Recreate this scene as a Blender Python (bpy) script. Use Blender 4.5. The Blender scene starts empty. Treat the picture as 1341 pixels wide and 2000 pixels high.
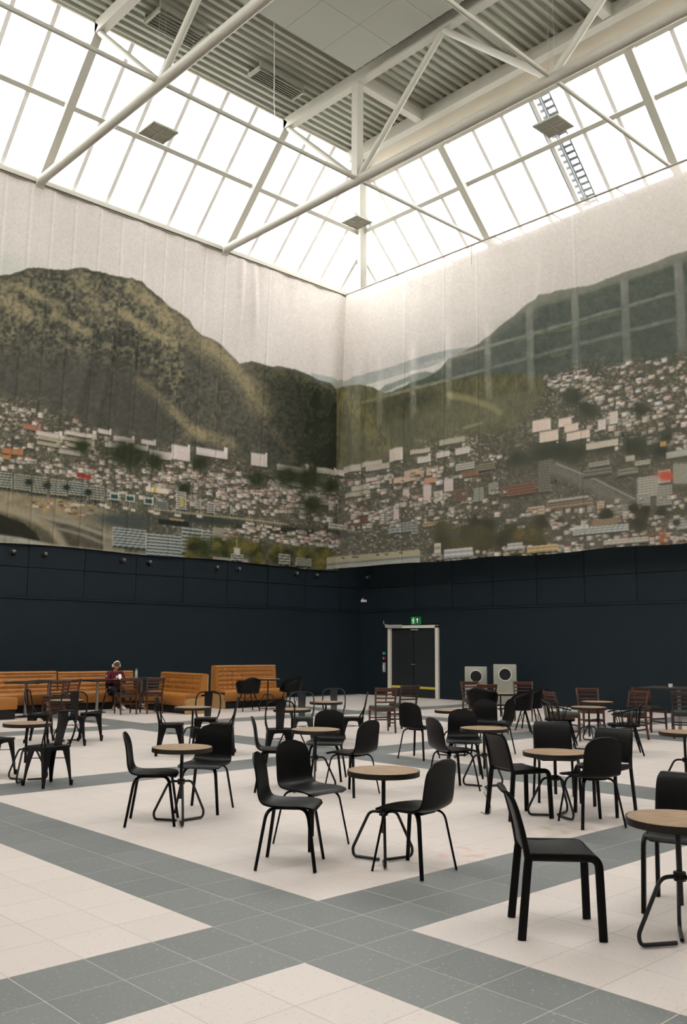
import bpy, bmesh, math, random
import numpy as np
from mathutils import Vector, Matrix

random.seed(7)
RNG = np.random.RandomState(11)
scene = bpy.context.scene
COL = scene.collection
R = math.radians

# ------------------------------------------------------------------ camera, sky, exposure
FPX, CX, CY, EYE = 1774.16, 670.5, 1000.0, 1.6          # focal length in px of the 1341x2000 frame
PITCH, YAW, ROLL = R(8.343), R(46.757), R(0.405)

def cam_axes():
    f = Vector((math.cos(YAW) * math.cos(PITCH), math.sin(YAW) * math.cos(PITCH), math.sin(PITCH)))
    r = Vector((math.sin(YAW), -math.cos(YAW), 0.0))
    u = r.cross(f)
    r2 = r * math.cos(ROLL) + u * math.sin(ROLL)
    u2 = u * math.cos(ROLL) - r * math.sin(ROLL)
    return r2, u2, f

cr, cu, cf = cam_axes()
cam_data = bpy.data.cameras.new('camera')
cam_data.sensor_fit = 'VERTICAL'
cam_data.sensor_height = 36.0
cam_data.sensor_width = 24.0
cam_data.lens = FPX / 2000.0 * 36.0
cam_data.clip_end = 300
cam = bpy.data.objects.new('camera', cam_data)
cam.matrix_world = Matrix(((cr.x, cu.x, -cf.x, 0), (cr.y, cu.y, -cf.y, 0), (cr.z, cu.z, -cf.z, EYE), (0, 0, 0, 1)))
COL.objects.link(cam)
scene.camera = cam

world = bpy.data.worlds.new('overcast_sky')
scene.world = world
world.use_nodes = True
wn = world.node_tree.nodes
wn.clear()
w_out = wn.new('ShaderNodeOutputWorld')
w_bg = wn.new('ShaderNodeBackground')
w_bg.inputs['Color'].default_value = (1.0, 0.985, 0.972, 1)
w_bg.inputs['Strength'].default_value = 1.0
world.node_tree.links.new(w_bg.outputs[0], w_out.inputs[0])

scene.view_settings.view_transform = 'Standard'
scene.view_settings.look = 'None'
scene.view_settings.gamma = 1.0
scene.view_settings.use_curve_mapping = False
scene.view_settings.exposure = 3.1
scene.cycles.max_bounces = 10
scene.cycles.diffuse_bounces = 6
scene.cycles.glossy_bounces = 3
scene.cycles.transparent_max_bounces = 16
scene.cycles.caustics_reflective = False
scene.cycles.caustics_refractive = False
scene.cycles.use_denoising = True

# ------------------------------------------------------------------ the hall's measures (metres, eye above the origin)
XC, YC = 21.55, 22.10            # inner faces of the right and the left wall
X0, Y0 = XC - 24.0, YC - 24.0    # the two walls behind the camera
ZS = 13.75                       # foot of the roof glazing
RISE = 3.0                       # the glazing rises 3 m over 3 m
ZD = ZS + RISE                   # underside of the roof deck

# ------------------------------------------------------------------ materials
def srgb(c):
    c = np.asarray(c, float) / 255.0
    return tuple(np.where(c <= 0.04045, c / 12.92, ((c + 0.055) / 1.055) ** 2.4)) + (1.0,)

MATS = {}
def mat(name, color, rough=0.5, spec=0.5, metal=0.0, noise=0.0, nscale=30.0, bump=0.0, bscale=60.0, col2=None, coat=0.0, emit=None):
    m = bpy.data.materials.new(name)
    m.use_nodes = True
    nt = m.node_tree
    b = nt.nodes['Principled BSDF']
    b.inputs['Roughness'].default_value = rough
    b.inputs['Metallic'].default_value = metal
    b.inputs['Specular IOR Level'].default_value = spec
    b.inputs['Coat Weight'].default_value = coat
    b.inputs['Base Color'].default_value = tuple(color[:3]) + (1,)
    if noise > 0 or col2 is not None:
        tc = nt.nodes.new('ShaderNodeTexCoord')
        nz = nt.nodes.new('ShaderNodeTexNoise')
        nz.inputs['Scale'].default_value = nscale
        nz.inputs['Detail'].default_value = 4
        nt.links.new(tc.outputs['Object'], nz.inputs['Vector'])
        mx = nt.nodes.new('ShaderNodeMix'); mx.data_type = 'RGBA'
        c2 = col2 if col2 is not None else tuple(max(0, c * (1 - noise)) for c in color[:3])
        mx.inputs['A'].default_value = tuple(color[:3]) + (1,)
        mx.inputs['B'].default_value = tuple(c2[:3]) + (1,)
        nt.links.new(nz.outputs['Fac'], mx.inputs['Factor'])
        nt.links.new(mx.outputs['Result'], b.inputs['Base Color'])
    if bump > 0:
        tc = nt.nodes.new('ShaderNodeTexCoord')
        nb = nt.nodes.new('ShaderNodeTexNoise'); nb.inputs['Scale'].default_value = bscale
        bp = nt.nodes.new('ShaderNodeBump'); bp.inputs['Strength'].default_value = bump
        bp.inputs['Distance'].default_value = 0.01
        nt.links.new(tc.outputs['Object'], nb.inputs['Vector'])
        nt.links.new(nb.outputs['Fac'], bp.inputs['Height'])
        nt.links.new(bp.outputs['Normal'], b.inputs['Normal'])
    if emit:
        b.inputs['Emission Color'].default_value = tuple(color[:3]) + (1,)
        b.inputs['Emission Strength'].default_value = emit
    MATS[name] = m
    return m

mat('black_ply', (0.0040, 0.0042, 0.0045), 0.38, 0.17, noise=0.4, nscale=8, bump=0.02, bscale=150)
mat('black_plastic', (0.0040, 0.0042, 0.0045), 0.42, 0.17, noise=0.2, nscale=20, bump=0.03, bscale=400)
mat('black_metal', (0.004, 0.004, 0.0045), 0.32, 0.28, noise=0.3, nscale=10)
mat('gunmetal', (0.030, 0.034, 0.038), 0.30, 0.5, metal=0.3, noise=0.4, nscale=6)
mat('black_rod', (0.012, 0.012, 0.012), 0.45, 0.4, noise=0.2)
mat('edge_band', (0.020, 0.014, 0.010), 0.5, 0.4, noise=0.5, nscale=12)
mat('brown_wood', (0.085, 0.027, 0.014), 0.35, 0.5, noise=0.6, nscale=9)
mat('dark_brown_wood', (0.034, 0.015, 0.010), 0.38, 0.5, noise=0.5, nscale=9)
mat('green_vinyl', (0.035, 0.085, 0.075), 0.35, 0.5, noise=0.2)
mat('dark_table', (0.022, 0.018, 0.015), 0.4, 0.5, noise=0.4)
mat('steel', (0.45, 0.42, 0.37), 0.35, 0.5, metal=0.8, noise=0.2)
mat('tan_leather', srgb((166, 108, 48)), 0.45, 0.4, noise=0.25, nscale=6, bump=0.08, bscale=90)
mat('tan_panel', srgb((168, 132, 84)), 0.5, 0.4, noise=0.1)
mat('plinth_black', (0.010, 0.009, 0.009), 0.6, 0.3, noise=0.2)
mat('navy_paint', (0.0078, 0.0160, 0.0232), 0.62, 0.25, noise=0.25, nscale=1.5, bump=0.05, bscale=300)
mat('navy_joint', (0.004, 0.006, 0.008), 0.8, 0.2, noise=0.1)
mat('upper_wall', srgb((176, 174, 164)), 0.8, 0.3, noise=0.1, nscale=1)
mat('dark_infill', (0.02, 0.024, 0.026), 0.35, 0.5, noise=0.2, nscale=0.8)
mat('post_grey', srgb((236, 233, 222)), 0.6, 0.3, noise=0.05)
mat('white_paint', srgb((182, 179, 167)), 0.45, 0.4, noise=0.06, nscale=2)
mat('deck_paint', srgb((156, 157, 143)), 0.55, 0.35, noise=0.08, nscale=2)
mat('fascia', srgb((246, 238, 222)), 0.6, 0.3, noise=0.05, nscale=2)
mat('acoustic', srgb((172, 174, 162)), 0.85, 0.2, noise=0.12, nscale=120)
mat('bar_white', srgb((232, 230, 226)), 0.45, 0.4, noise=0.05)
mat('frame_grey', srgb((205, 205, 192)), 0.5, 0.4, noise=0.1)
mat('diffuser', srgb((186, 186, 172)), 0.45, 0.4, noise=0.15, nscale=15)
mat('door_paint', (0.017, 0.021, 0.024), 0.55, 0.35, noise=0.3, nscale=60)
mat('door_frame', srgb((224, 219, 206)), 0.45, 0.4, noise=0.06)
mat('yellow_tape', srgb((205, 196, 80)), 0.5, 0.4, noise=0.1)
mat('sign_green', srgb((20, 120, 60)), 0.4, 0.4, noise=0.05, emit=0.05)
mat('sign_dark', srgb((12, 60, 34)), 0.4, 0.4, noise=0.05, emit=0.05)
mat('sign_white', srgb((225, 240, 215)), 0.4, 0.4, noise=0.02, emit=0.05)
mat('box_green', srgb((25, 130, 90)), 0.4, 0.4, noise=0.05)
mat('box_red', srgb((150, 25, 35)), 0.4, 0.4, noise=0.05)
mat('box_grey', srgb((170, 172, 168)), 0.5, 0.4, noise=0.05)
mat('cabinet_silver', srgb((150, 149, 140)), 0.42, 0.5, metal=0.25, noise=0.15, nscale=25)
mat('rear_plaster', srgb((222, 218, 208)), 0.8, 0.3, noise=0.05, nscale=1)
mat('cabinet_hole', (0.006, 0.007, 0.007), 0.6, 0.3, noise=0.1)
mat('ring_white', srgb((196, 194, 184)), 0.4, 0.5, noise=0.05)
mat('lens_glass', (0.05, 0.05, 0.05), 0.15, 0.8, noise=0.1)
mat('skin', srgb((196, 140, 112)), 0.5, 0.4, noise=0.1, nscale=20)
mat('hair', srgb((92, 62, 40)), 0.5, 0.4, noise=0.4, nscale=60)
mat('burgundy', srgb((92, 24, 34)), 0.75, 0.3, noise=0.25, nscale=12)
mat('print_white', srgb((214, 200, 200)), 0.8, 0.2, noise=0.05)
mat('trousers', (0.012, 0.012, 0.014), 0.8, 0.2, noise=0.3)
mat('shoe_white', srgb((205, 205, 200)), 0.6, 0.3, noise=0.1)
mat('plastic_white', srgb((228, 228, 224)), 0.35, 0.5, noise=0.03)
mat('eye_dark', (0.01, 0.008, 0.006), 0.2, 0.5, noise=0.1)
mat('bottle_teal', srgb((110, 150, 150)), 0.25, 0.5, noise=0.1)
mat('bottle_clear', srgb((170, 180, 170)), 0.15, 0.6, noise=0.1)
mat('wire', srgb((175, 172, 160)), 0.5, 0.3, noise=0.05)
mat('rail_grey', srgb((150, 140, 128)), 0.4, 0.4, noise=0.1)
mat('ladder_metal', srgb((150, 156, 160)), 0.4, 0.5, metal=0.3, noise=0.1)
mat('roof_slab', srgb((120, 120, 115)), 0.9, 0.2, noise=0.1)
mat('grout', srgb((194, 186, 178)), 0.85, 0.2, noise=0.15, nscale=8)

def wood_top():
    m = mat('oak_top', (0.3, 0.2, 0.1), 0.42, 0.4)
    nt = m.node_tree; b = nt.nodes['Principled BSDF']
    tc = nt.nodes.new('ShaderNodeTexCoord')
    mp = nt.nodes.new('ShaderNodeMapping'); mp.inputs['Scale'].default_value = (3, 40, 3)
    nz = nt.nodes.new('ShaderNodeTexNoise'); nz.inputs['Scale'].default_value = 2.0; nz.inputs['Detail'].default_value = 6
    rp = nt.nodes.new('ShaderNodeValToRGB')
    rp.color_ramp.elements[0].position = 0.3; rp.color_ramp.elements[0].color = srgb((108, 84, 64))
    rp.color_ramp.elements[1].position = 0.7; rp.color_ramp.elements[1].color = srgb((176, 148, 116))
    nt.links.new(tc.outputs['Object'], mp.inputs['Vector']); nt.links.new(mp.outputs[0], nz.inputs['Vector'])
    nt.links.new(nz.outputs['Fac'], rp.inputs['Fac']); nt.links.new(rp.outputs['Color'], b.inputs['Base Color'])
wood_top()

def tile_mat(name, base, dark, speck, rough, stains=()):
    """terrazzo: a tone per 0.4 m tile, fine specks, soft cloudy wear, optional stains"""
    m = mat(name, base, rough, 0.4)
    nt = m.node_tree; b = nt.nodes['Principled BSDF']; L = nt.links.new
    geo = nt.nodes.new('ShaderNodeNewGeometry')
    off = nt.nodes.new('ShaderNodeVectorMath'); off.operation = 'SUBTRACT'; off.inputs[1].default_value = (3.23, 3.70, 0)
    L(geo.outputs['Position'], off.inputs[0])
    sn = nt.nodes.new('ShaderNodeVectorMath'); sn.operation = 'DIVIDE'; sn.inputs[1].default_value = (0.4, 0.4, 10)
    L(off.outputs[0], sn.inputs[0])
    fl = nt.nodes.new('ShaderNodeVectorMath'); fl.operation = 'FLOOR'; L(sn.outputs[0], fl.inputs[0])
    wh = nt.nodes.new('ShaderNodeTexWhiteNoise'); wh.noise_dimensions = '3D'; L(fl.outputs[0], wh.inputs['Vector'])
    n1 = nt.nodes.new('ShaderNodeTexNoise'); n1.inputs['Scale'].default_value = 0.9; n1.inputs['Detail'].default_value = 5
    L(geo.outputs['Position'], n1.inputs['Vector'])
    n2 = nt.nodes.new('ShaderNodeTexNoise'); n2.inputs['Scale'].default_value = 48; n2.inputs['Detail'].default_value = 2
    L(geo.outputs['Position'], n2.inputs['Vector'])
    m1 = nt.nodes.new('ShaderNodeMix'); m1.data_type = 'RGBA'
    m1.inputs['A'].default_value = base + (1,) if len(base) == 3 else base
    m1.inputs['B'].default_value = dark if len(dark) == 4 else dark + (1,)
    av = nt.nodes.new('ShaderNodeMath'); av.operation = 'MULTIPLY_ADD'; av.inputs[1].default_value = 0.45
    L(wh.outputs['Value'], av.inputs[0])
    h1 = nt.nodes.new('ShaderNodeMath'); h1.operation = 'MULTIPLY'; h1.inputs[1].default_value = 0.6
    L(n1.outputs['Fac'], h1.inputs[0]); L(h1.outputs[0], av.inputs[2]); L(av.outputs[0], m1.inputs['Factor'])
    rp = nt.nodes.new('ShaderNodeValToRGB')
    rp.color_ramp.elements[0].position = 0.62; rp.color_ramp.elements[0].color = (0, 0, 0, 1)
    rp.color_ramp.elements[1].position = 0.70; rp.color_ramp.elements[1].color = (1, 1, 1, 1)
    L(n2.outputs['Fac'], rp.inputs['Fac'])
    m2 = nt.nodes.new('ShaderNodeMix'); m2.data_type = 'RGBA'
    m2.inputs['B'].default_value = speck
    sc = nt.nodes.new('ShaderNodeMath'); sc.operation = 'MULTIPLY'; sc.inputs[1].default_value = 0.7
    L(rp.outputs['Color'], sc.inputs[0]); L(sc.outputs[0], m2.inputs['Factor']); L(m1.outputs['Result'], m2.inputs['A'])
    last = m2.outputs['Result']
    for (sx, sy, rad, colr, amt) in stains:
        d = nt.nodes.new('ShaderNodeVectorMath'); d.operation = 'DISTANCE'; d.inputs[1].default_value = (sx, sy, 0)
        L(geo.outputs['Position'], d.inputs[0])
        mr = nt.nodes.new('ShaderNodeMapRange'); mr.inputs['From Min'].default_value = rad; mr.inputs['From Max'].default_value = rad * 0.2
        mr.inputs['To Min'].default_value = 0; mr.inputs['To Max'].default_value = 1
        L(d.outputs['Value'], mr.inputs['Value'])
        n3 = nt.nodes.new('ShaderNodeTexNoise'); n3.inputs['Scale'].default_value = 7; n3.inputs['Detail'].default_value = 4
        L(geo.outputs['Position'], n3.inputs['Vector'])
        r3 = nt.nodes.new('ShaderNodeValToRGB')
        r3.color_ramp.elements[0].position = 0.48; r3.color_ramp.elements[1].position = 0.68
        L(n3.outputs['Fac'], r3.inputs['Fac'])
        mu = nt.nodes.new('ShaderNodeMath'); mu.operation = 'MULTIPLY'
        L(mr.outputs[0], mu.inputs[0]); L(r3.outputs['Color'], mu.inputs[1])
        mu2 = nt.nodes.new('ShaderNodeMath'); mu2.operation = 'MULTIPLY'; mu2.inputs[1].default_value = amt
        L(mu.outputs[0], mu2.inputs[0])
        m3 = nt.nodes.new('ShaderNodeMix'); m3.data_type = 'RGBA'; m3.inputs['B'].default_value = colr
        L(last, m3.inputs['A']); L(mu2.outputs[0], m3.inputs['Factor'])
        last = m3.outputs['Result']
    L(last, b.inputs['Base Color'])

tile_mat('tile_white', srgb((207, 197, 191)), srgb((196, 186, 179)), srgb((172, 163, 154)), 0.42,
         stains=((7.15, 4.75, 0.55, srgb((168, 140, 100)), 0.6), (5.75, 4.75, 0.5, srgb((190, 120, 80)), 0.6),
                 (4.75, 4.95, 0.5, srgb((196, 150, 110)), 0.35), (5.0, 10.9, 0.5, srgb((200, 180, 130)), 0.5)))
tile_mat('tile_grey', srgb((122, 124, 122)), srgb((104, 107, 107)), srgb((158, 160, 156)), 0.40)

def glass_mat():
    m = bpy.data.materials.new('clear_glass'); m.use_nodes = True
    nt = m.node_tree; nt.nodes.clear()
    o = nt.nodes.new('ShaderNodeOutputMaterial'); mx = nt.nodes.new('ShaderNodeMixShader')
    t = nt.nodes.new('ShaderNodeBsdfTransparent'); t.inputs['Color'].default_value = (0.965, 0.97, 0.965, 1)
    g = nt.nodes.new('ShaderNodeBsdfGlossy'); g.inputs['Roughness'].default_value = 0.04
    mx.inputs[0].default_value = 0.06
    nt.links.new(t.outputs[0], mx.inputs[1]); nt.links.new(g.outputs[0], mx.inputs[2]); nt.links.new(mx.outputs[0], o.inputs[0])
    MATS['clear_glass'] = m
glass_mat()

def fabric_mat(nm, through, open_):
    m = bpy.data.materials.new(nm); m.use_nodes = True
    nt = m.node_tree; nt.nodes.clear(); L = nt.links.new
    o = nt.nodes.new('ShaderNodeOutputMaterial')
    at = nt.nodes.new('ShaderNodeAttribute'); at.attribute_name = 'print'
    d = nt.nodes.new('ShaderNodeBsdfDiffuse'); tl = nt.nodes.new('ShaderNodeBsdfTranslucent')
    tr = nt.nodes.new('ShaderNodeBsdfTransparent')
    a = nt.nodes.new('ShaderNodeMixShader'); a.inputs[0].default_value = through
    c = nt.nodes.new('ShaderNodeMixShader'); c.inputs[0].default_value = open_
    L(at.outputs['Color'], d.inputs['Color']); L(at.outputs['Color'], tl.inputs['Color'])
    L(d.outputs[0], a.inputs[1]); L(tl.outputs[0], a.inputs[2]); L(a.outputs[0], c.inputs[1]); L(tr.outputs[0], c.inputs[2])
    L(c.outputs[0], o.inputs[0])
    MATS[nm] = m
fabric_mat('printed_mesh_fabric', 0.25, 0.10)
fabric_mat('sheer_printed_fabric', 0.30, 0.22)

# ------------------------------------------------------------------ mesh helpers
class MB:
    def __init__(self): self.v = []; self.f = []
    def add(self, vs, fs):
        n = len(self.v); self.v += [tuple(p) for p in vs]; self.f += [tuple(i + n for i in q) for q in fs]; return self
    def box(self, a, b):
        (x0, y0, z0), (x1, y1, z1) = a, b
        vs = [(x0, y0, z0), (x1, y0, z0), (x1, y1, z0), (x0, y1, z0), (x0, y0, z1), (x1, y0, z1), (x1, y1, z1), (x0, y1, z1)]
        return self.add(vs, [(0, 3, 2, 1), (4, 5, 6, 7), (0, 1, 5, 4), (1, 2, 6, 5), (2, 3, 7, 6), (3, 0, 4, 7)])
    def cbox(self, a, b, c=0.005):
        """box with chamfered edges"""
        bm = bmesh.new(); bmesh.ops.create_cube(bm, size=1.0)
        for v in bm.verts:
            v.co = Vector([(a[i] + b[i]) / 2 + v.co[i] * (b[i] - a[i]) for i in range(3)])
        bmesh.ops.bevel(bm, geom=list(bm.edges), offset=c, segments=2, profile=0.5, affect='EDGES')
        bm.verts.index_update()
        self.add([v.co[:] for v in bm.verts], [[v.index for v in f.verts] for f in bm.faces]); bm.free(); return self
    def bar(self, p, q, w, h, up=(0, 0, 1)):
        """rectangular bar from p to q, w across, h along the up hint"""
        p, q = Vector(p), Vector(q); d = (q - p).normalized(); s = d.cross(Vector(up))
        if s.length < 1e-4: s = d.cross(Vector((1, 0, 0)))
        s.normalize(); u = s.cross(d)
        vs = []
        for c in (p, q):
            for (i, j) in ((-1, -1), (1, -1), (1, 1), (-1, 1)): vs.append(c + s * (w / 2 * i) + u * (h / 2 * j))
        return self.add(vs, [(0, 3, 2, 1), (4, 5, 6, 7), (0, 1, 5, 4), (1, 2, 6, 5), (2, 3, 7, 6), (3, 0, 4, 7)])
    def sweep(self, path, sec, up=(0, 0, 1), scale=None, closed=False):
        """sweep a 2-D section (list of (a,b)) along path; scale: one (sa,sb) per point"""
        P = [Vector(p) for p in path]; n = len(P); m = len(sec); vs = []; u = None
        for i in range(n):
            if closed: t = P[(i + 1) % n] - P[i - 1]
            else: t = P[min(i + 1, n - 1)] - P[max(i - 1, 0)]
            t.normalize()
            if u is None:
                u = Vector(up) - t * t.dot(Vector(up))
                if u.length < 1e-4: u = Vector((1, 0, 0)) - t * t.x
            else: u = u - t * t.dot(u)
            u.normalize(); s = t.cross(u)
            sa, sb = scale[i] if scale else (1, 1)
            for (a, b) in sec: vs.append(P[i] + s * (a * sa) + u * (b * sb))
        fs = []
        for i in range(n if closed else n - 1):
            for k in range(m):
                a, b = i * m + k, i * m + (k + 1) % m; c, d = ((i + 1) % n) * m + (k + 1) % m, ((i + 1) % n) * m + k
                fs.append((a, b, c, d))
        if not closed: fs += [tuple(reversed(range(m))), tuple(range((n - 1) * m, n * m))]
        return self.add(vs, fs)
    def tube(self, path, r, n=8, closed=False, scale=None):
        sec = [(r * math.cos(2 * math.pi * k / n), r * math.sin(2 * math.pi * k / n)) for k in range(n)]
        return self.sweep(path, sec, (0.123, 0.31, 1.0), [(s, s) for s in scale] if scale else None, closed)
    def lathe(self, prof, n=24, c=(0, 0, 0)):
        vs = []; m = len(prof)
        for k in range(n):
            a = 2 * math.pi * k / n
            for (r, z) in prof: vs.append((c[0] + r * math.cos(a), c[1] + r * math.sin(a), c[2] + z))
        fs = []
        for k in range(n):
            for j in range(m - 1):
                a, b = k * m + j, ((k + 1) % n) * m + j; fs.append((a, b, b + 1, a + 1))
        if prof[0][0] > 1e-6: fs.append(tuple(k * m for k in reversed(range(n))))
        if prof[-1][0] > 1e-6: fs.append(tuple(k * m + m - 1 for k in range(n)))
        return self.add(vs, fs)
    def solid_grid(self, top, bot):
        """closed sheet between two equal grids of points top[i][j], bot[i][j]"""
        ni, nj = len(top), len(top[0]); vs = [p for r in top for p in r] + [p for r in bot for p in r]; o = ni * nj; fs = []
        for i in range(ni - 1):
            for j in range(nj - 1):
                a, b, c, d = i * nj + j, i * nj + j + 1, (i + 1) * nj + j + 1, (i + 1) * nj + j
                fs.append((a, b, c, d)); fs.append((o + d, o + c, o + b, o + a))
        for i in range(ni - 1):
            a, d = i * nj, (i + 1) * nj; fs.append((a, d, o + d, o + a))
            b, c = i * nj + nj - 1, (i + 1) * nj + nj - 1; fs.append((c, b, o + b, o + c))
        for j in range(nj - 1):
            a, b = j, j + 1; fs.append((b, a, o + a, o + b))
            c, d = (ni - 1) * nj + j, (ni - 1) * nj + j + 1; fs.append((c, d, o + d, o + c))
        return self.add(vs, fs)
    def prism(self, poly, z0, z1):
        n = len(poly); vs = [(x, y, z0) for x, y in poly] + [(x, y, z1) for x, y in poly]
        fs = [tuple(reversed(range(n))), tuple(range(n, 2 * n))] + [(i, (i + 1) % n, n + (i + 1) % n, n + i) for i in range(n)]
        return self.add(vs, fs)
    def mesh(self, name, material, smooth=True, angle=38):
        me = bpy.data.meshes.new(name); me.from_pydata(self.v, [], self.f); me.update()
        bm = bmesh.new(); bm.from_mesh(me); bmesh.ops.recalc_face_normals(bm, faces=bm.faces); bm.to_mesh(me); bm.free()
        if smooth:
            me.shade_smooth(); me.set_sharp_from_angle(angle=R(angle))
        me.materials.append(MATS[material])
        return me

def rounded(pts, r, n=5):
    """polyline with its corners rounded"""
    P = [Vector(p) for p in pts]; out = [P[0]]
    for i in range(1, len(P) - 1):
        a, b = P[i - 1] - P[i], P[i + 1] - P[i]; k = min(r, a.length * 0.49, b.length * 0.49)
        p0, p1 = P[i] + a.normalized() * k, P[i] + b.normalized() * k
        for j in range(n + 1):
            t = j / n; out.append(p0 * (1 - t) ** 2 + P[i] * 2 * t * (1 - t) + p1 * t ** 2)
    out.append(P[-1]); return out

def catmull(pts, n):
    P = np.array(pts, float); P = np.vstack([2 * P[0] - P[1], P, 2 * P[-1] - P[-2]]); m = len(P) - 3; out = []
    for k in range(n):
        t = k / (n - 1) * m; i = min(int(t), m - 1); t -= i; p0, p1, p2, p3 = P[i], P[i + 1], P[i + 2], P[i + 3]
        out.append(0.5 * ((2 * p1) + (-p0 + p2) * t + (2 * p0 - 5 * p1 + 4 * p2 - p3) * t * t + (-p0 + 3 * p1 - 3 * p2 + p3) * t ** 3))
    return np.array(out)

def rect(w, h, c=0.0):
    if c <= 0: return [(-w / 2, -h / 2), (w / 2, -h / 2), (w / 2, h / 2), (-w / 2, h / 2)]
    a, b = w / 2, h / 2
    return [(-a + c, -b), (a - c, -b), (a, -b + c), (a, b - c), (a - c, b), (-a + c, b), (-a, b - c), (-a, -b + c)]

def link(o, parent=None):
    COL.objects.link(o)
    if parent is not None: o.parent = parent
    return o
def obj(name, me, parent=None): return link(bpy.data.objects.new(name, me), parent)
def tag(o, label, cat, group=None):
    o['label'] = label; o['category'] = cat
    if group: o['group'] = group
    return o
def struct(o, label=None, cat=None):
    o['kind'] = 'structure'
    if label: o['label'] = label
    if cat: o['category'] = cat
    return o
def empty(name, loc=(0, 0, 0), yaw=0.0, parent=None):
    o = bpy.data.objects.new(name, None); o.location = loc; o.rotation_euler = (0, 0, R(yaw)); o.empty_display_size = 0.1
    return link(o, parent)

def place(kind, name, loc, yaw, label, cat, group=None):
    """one individual of a kind: an Empty with its parts (and sub-parts); mesh data are shared"""
    t = empty(name, (loc[0], loc[1], loc[2] if len(loc) > 2 else 0.003), yaw)
    tag(t, label, cat, group)
    for part in kind:
        pn, me = part[0], part[1]
        p = obj(pn, me, t)
        if len(part) > 2:
            for sub in part[2]: obj(sub[0], sub[1], p)
    return t

# ================================================================== THE SETTING
# ------------------------------------------------------------------ floor: 0.4 m terrazzo tiles, grey bands every 6 m
T = 0.4
TX, TY = 3.23, 3.70
def band(n): return n % 15 in (0, 1)

fl = struct(obj('floor', MB().box((X0, Y0, -0.25), (XC, YC, -0.0009)).mesh('floor', 'grout', False)),
            'pale terrazzo floor crossed by grey granite bands', 'floor')

def tile_shape(mb, x, y):
    h, k = T / 2 - 0.0027, T / 2 - 0.0033
    vs = [(x + sx * h, y + sy * h, -0.012) for sx, sy in ((-1, -1), (1, -1), (1, 1), (-1, 1))] + \
         [(x + sx * h, y + sy * h, -0.0006) for sx, sy in ((-1, -1), (1, -1), (1, 1), (-1, 1))] + \
         [(x + sx * k, y + sy * k, 0.0) for sx, sy in ((-1, -1), (1, -1), (1, 1), (-1, 1))]
    fs = [(8, 9, 10, 11)]
    for a in (0, 4):
        for i in range(4): fs.append((a + i, a + (i + 1) % 4, a + 4 + (i + 1) % 4, a + 4 + i))
    mb.add(vs, fs)

tile_me = {}
for nm in ('tile_white', 'tile_grey'):
    mb = MB(); tile_shape(mb, 0, 0); tile_me[nm] = mb.mesh(nm, nm, False)

def to_px(p):
    d = Vector(p) - Vector((0, 0, EYE)); z = d.dot(cf)
    return (CX + FPX * d.dot(cr) / z, CY - FPX * d.dot(cu) / z, z)

cells = []
for i in range(-29, 46):
    for j in range(-29, 46):
        x, y = TX + (i + 0.5) * T, TY + (j + 0.5) * T
        if x - T / 2 < X0 or x + T / 2 > XC + 0.05 or y - T / 2 < Y0 or y + T / 2 > YC + 0.05: continue
        g = band(i) or band(j); size = 0.0
        px = to_px((x, y, 0))
        if px[2] > 1 and -60 < px[0] < 1400 and 1200 < px[1] < 2080: size = 1.0 / px[2] ** 3
        cells.append((size, x, y, 'tile_grey' if g else 'tile_white'))
cells.sort(reverse=True)
rest = {'tile_white': MB(), 'tile_grey': MB()}
for k, (size, x, y, nm) in enumerate(cells):
    if k < 300 and size > 0:
        t = obj('floor_tile', tile_me[nm], fl); t.location = (x, y, 0)
    else: tile_shape(rest[nm], x, y)
for nm, pn in (('tile_white', 'pale_tile_field'), ('tile_grey', 'grey_tile_field')):
    o = obj(pn, rest[nm].mesh(pn, nm, False), fl); o['kind'] = 'stuff'

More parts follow.
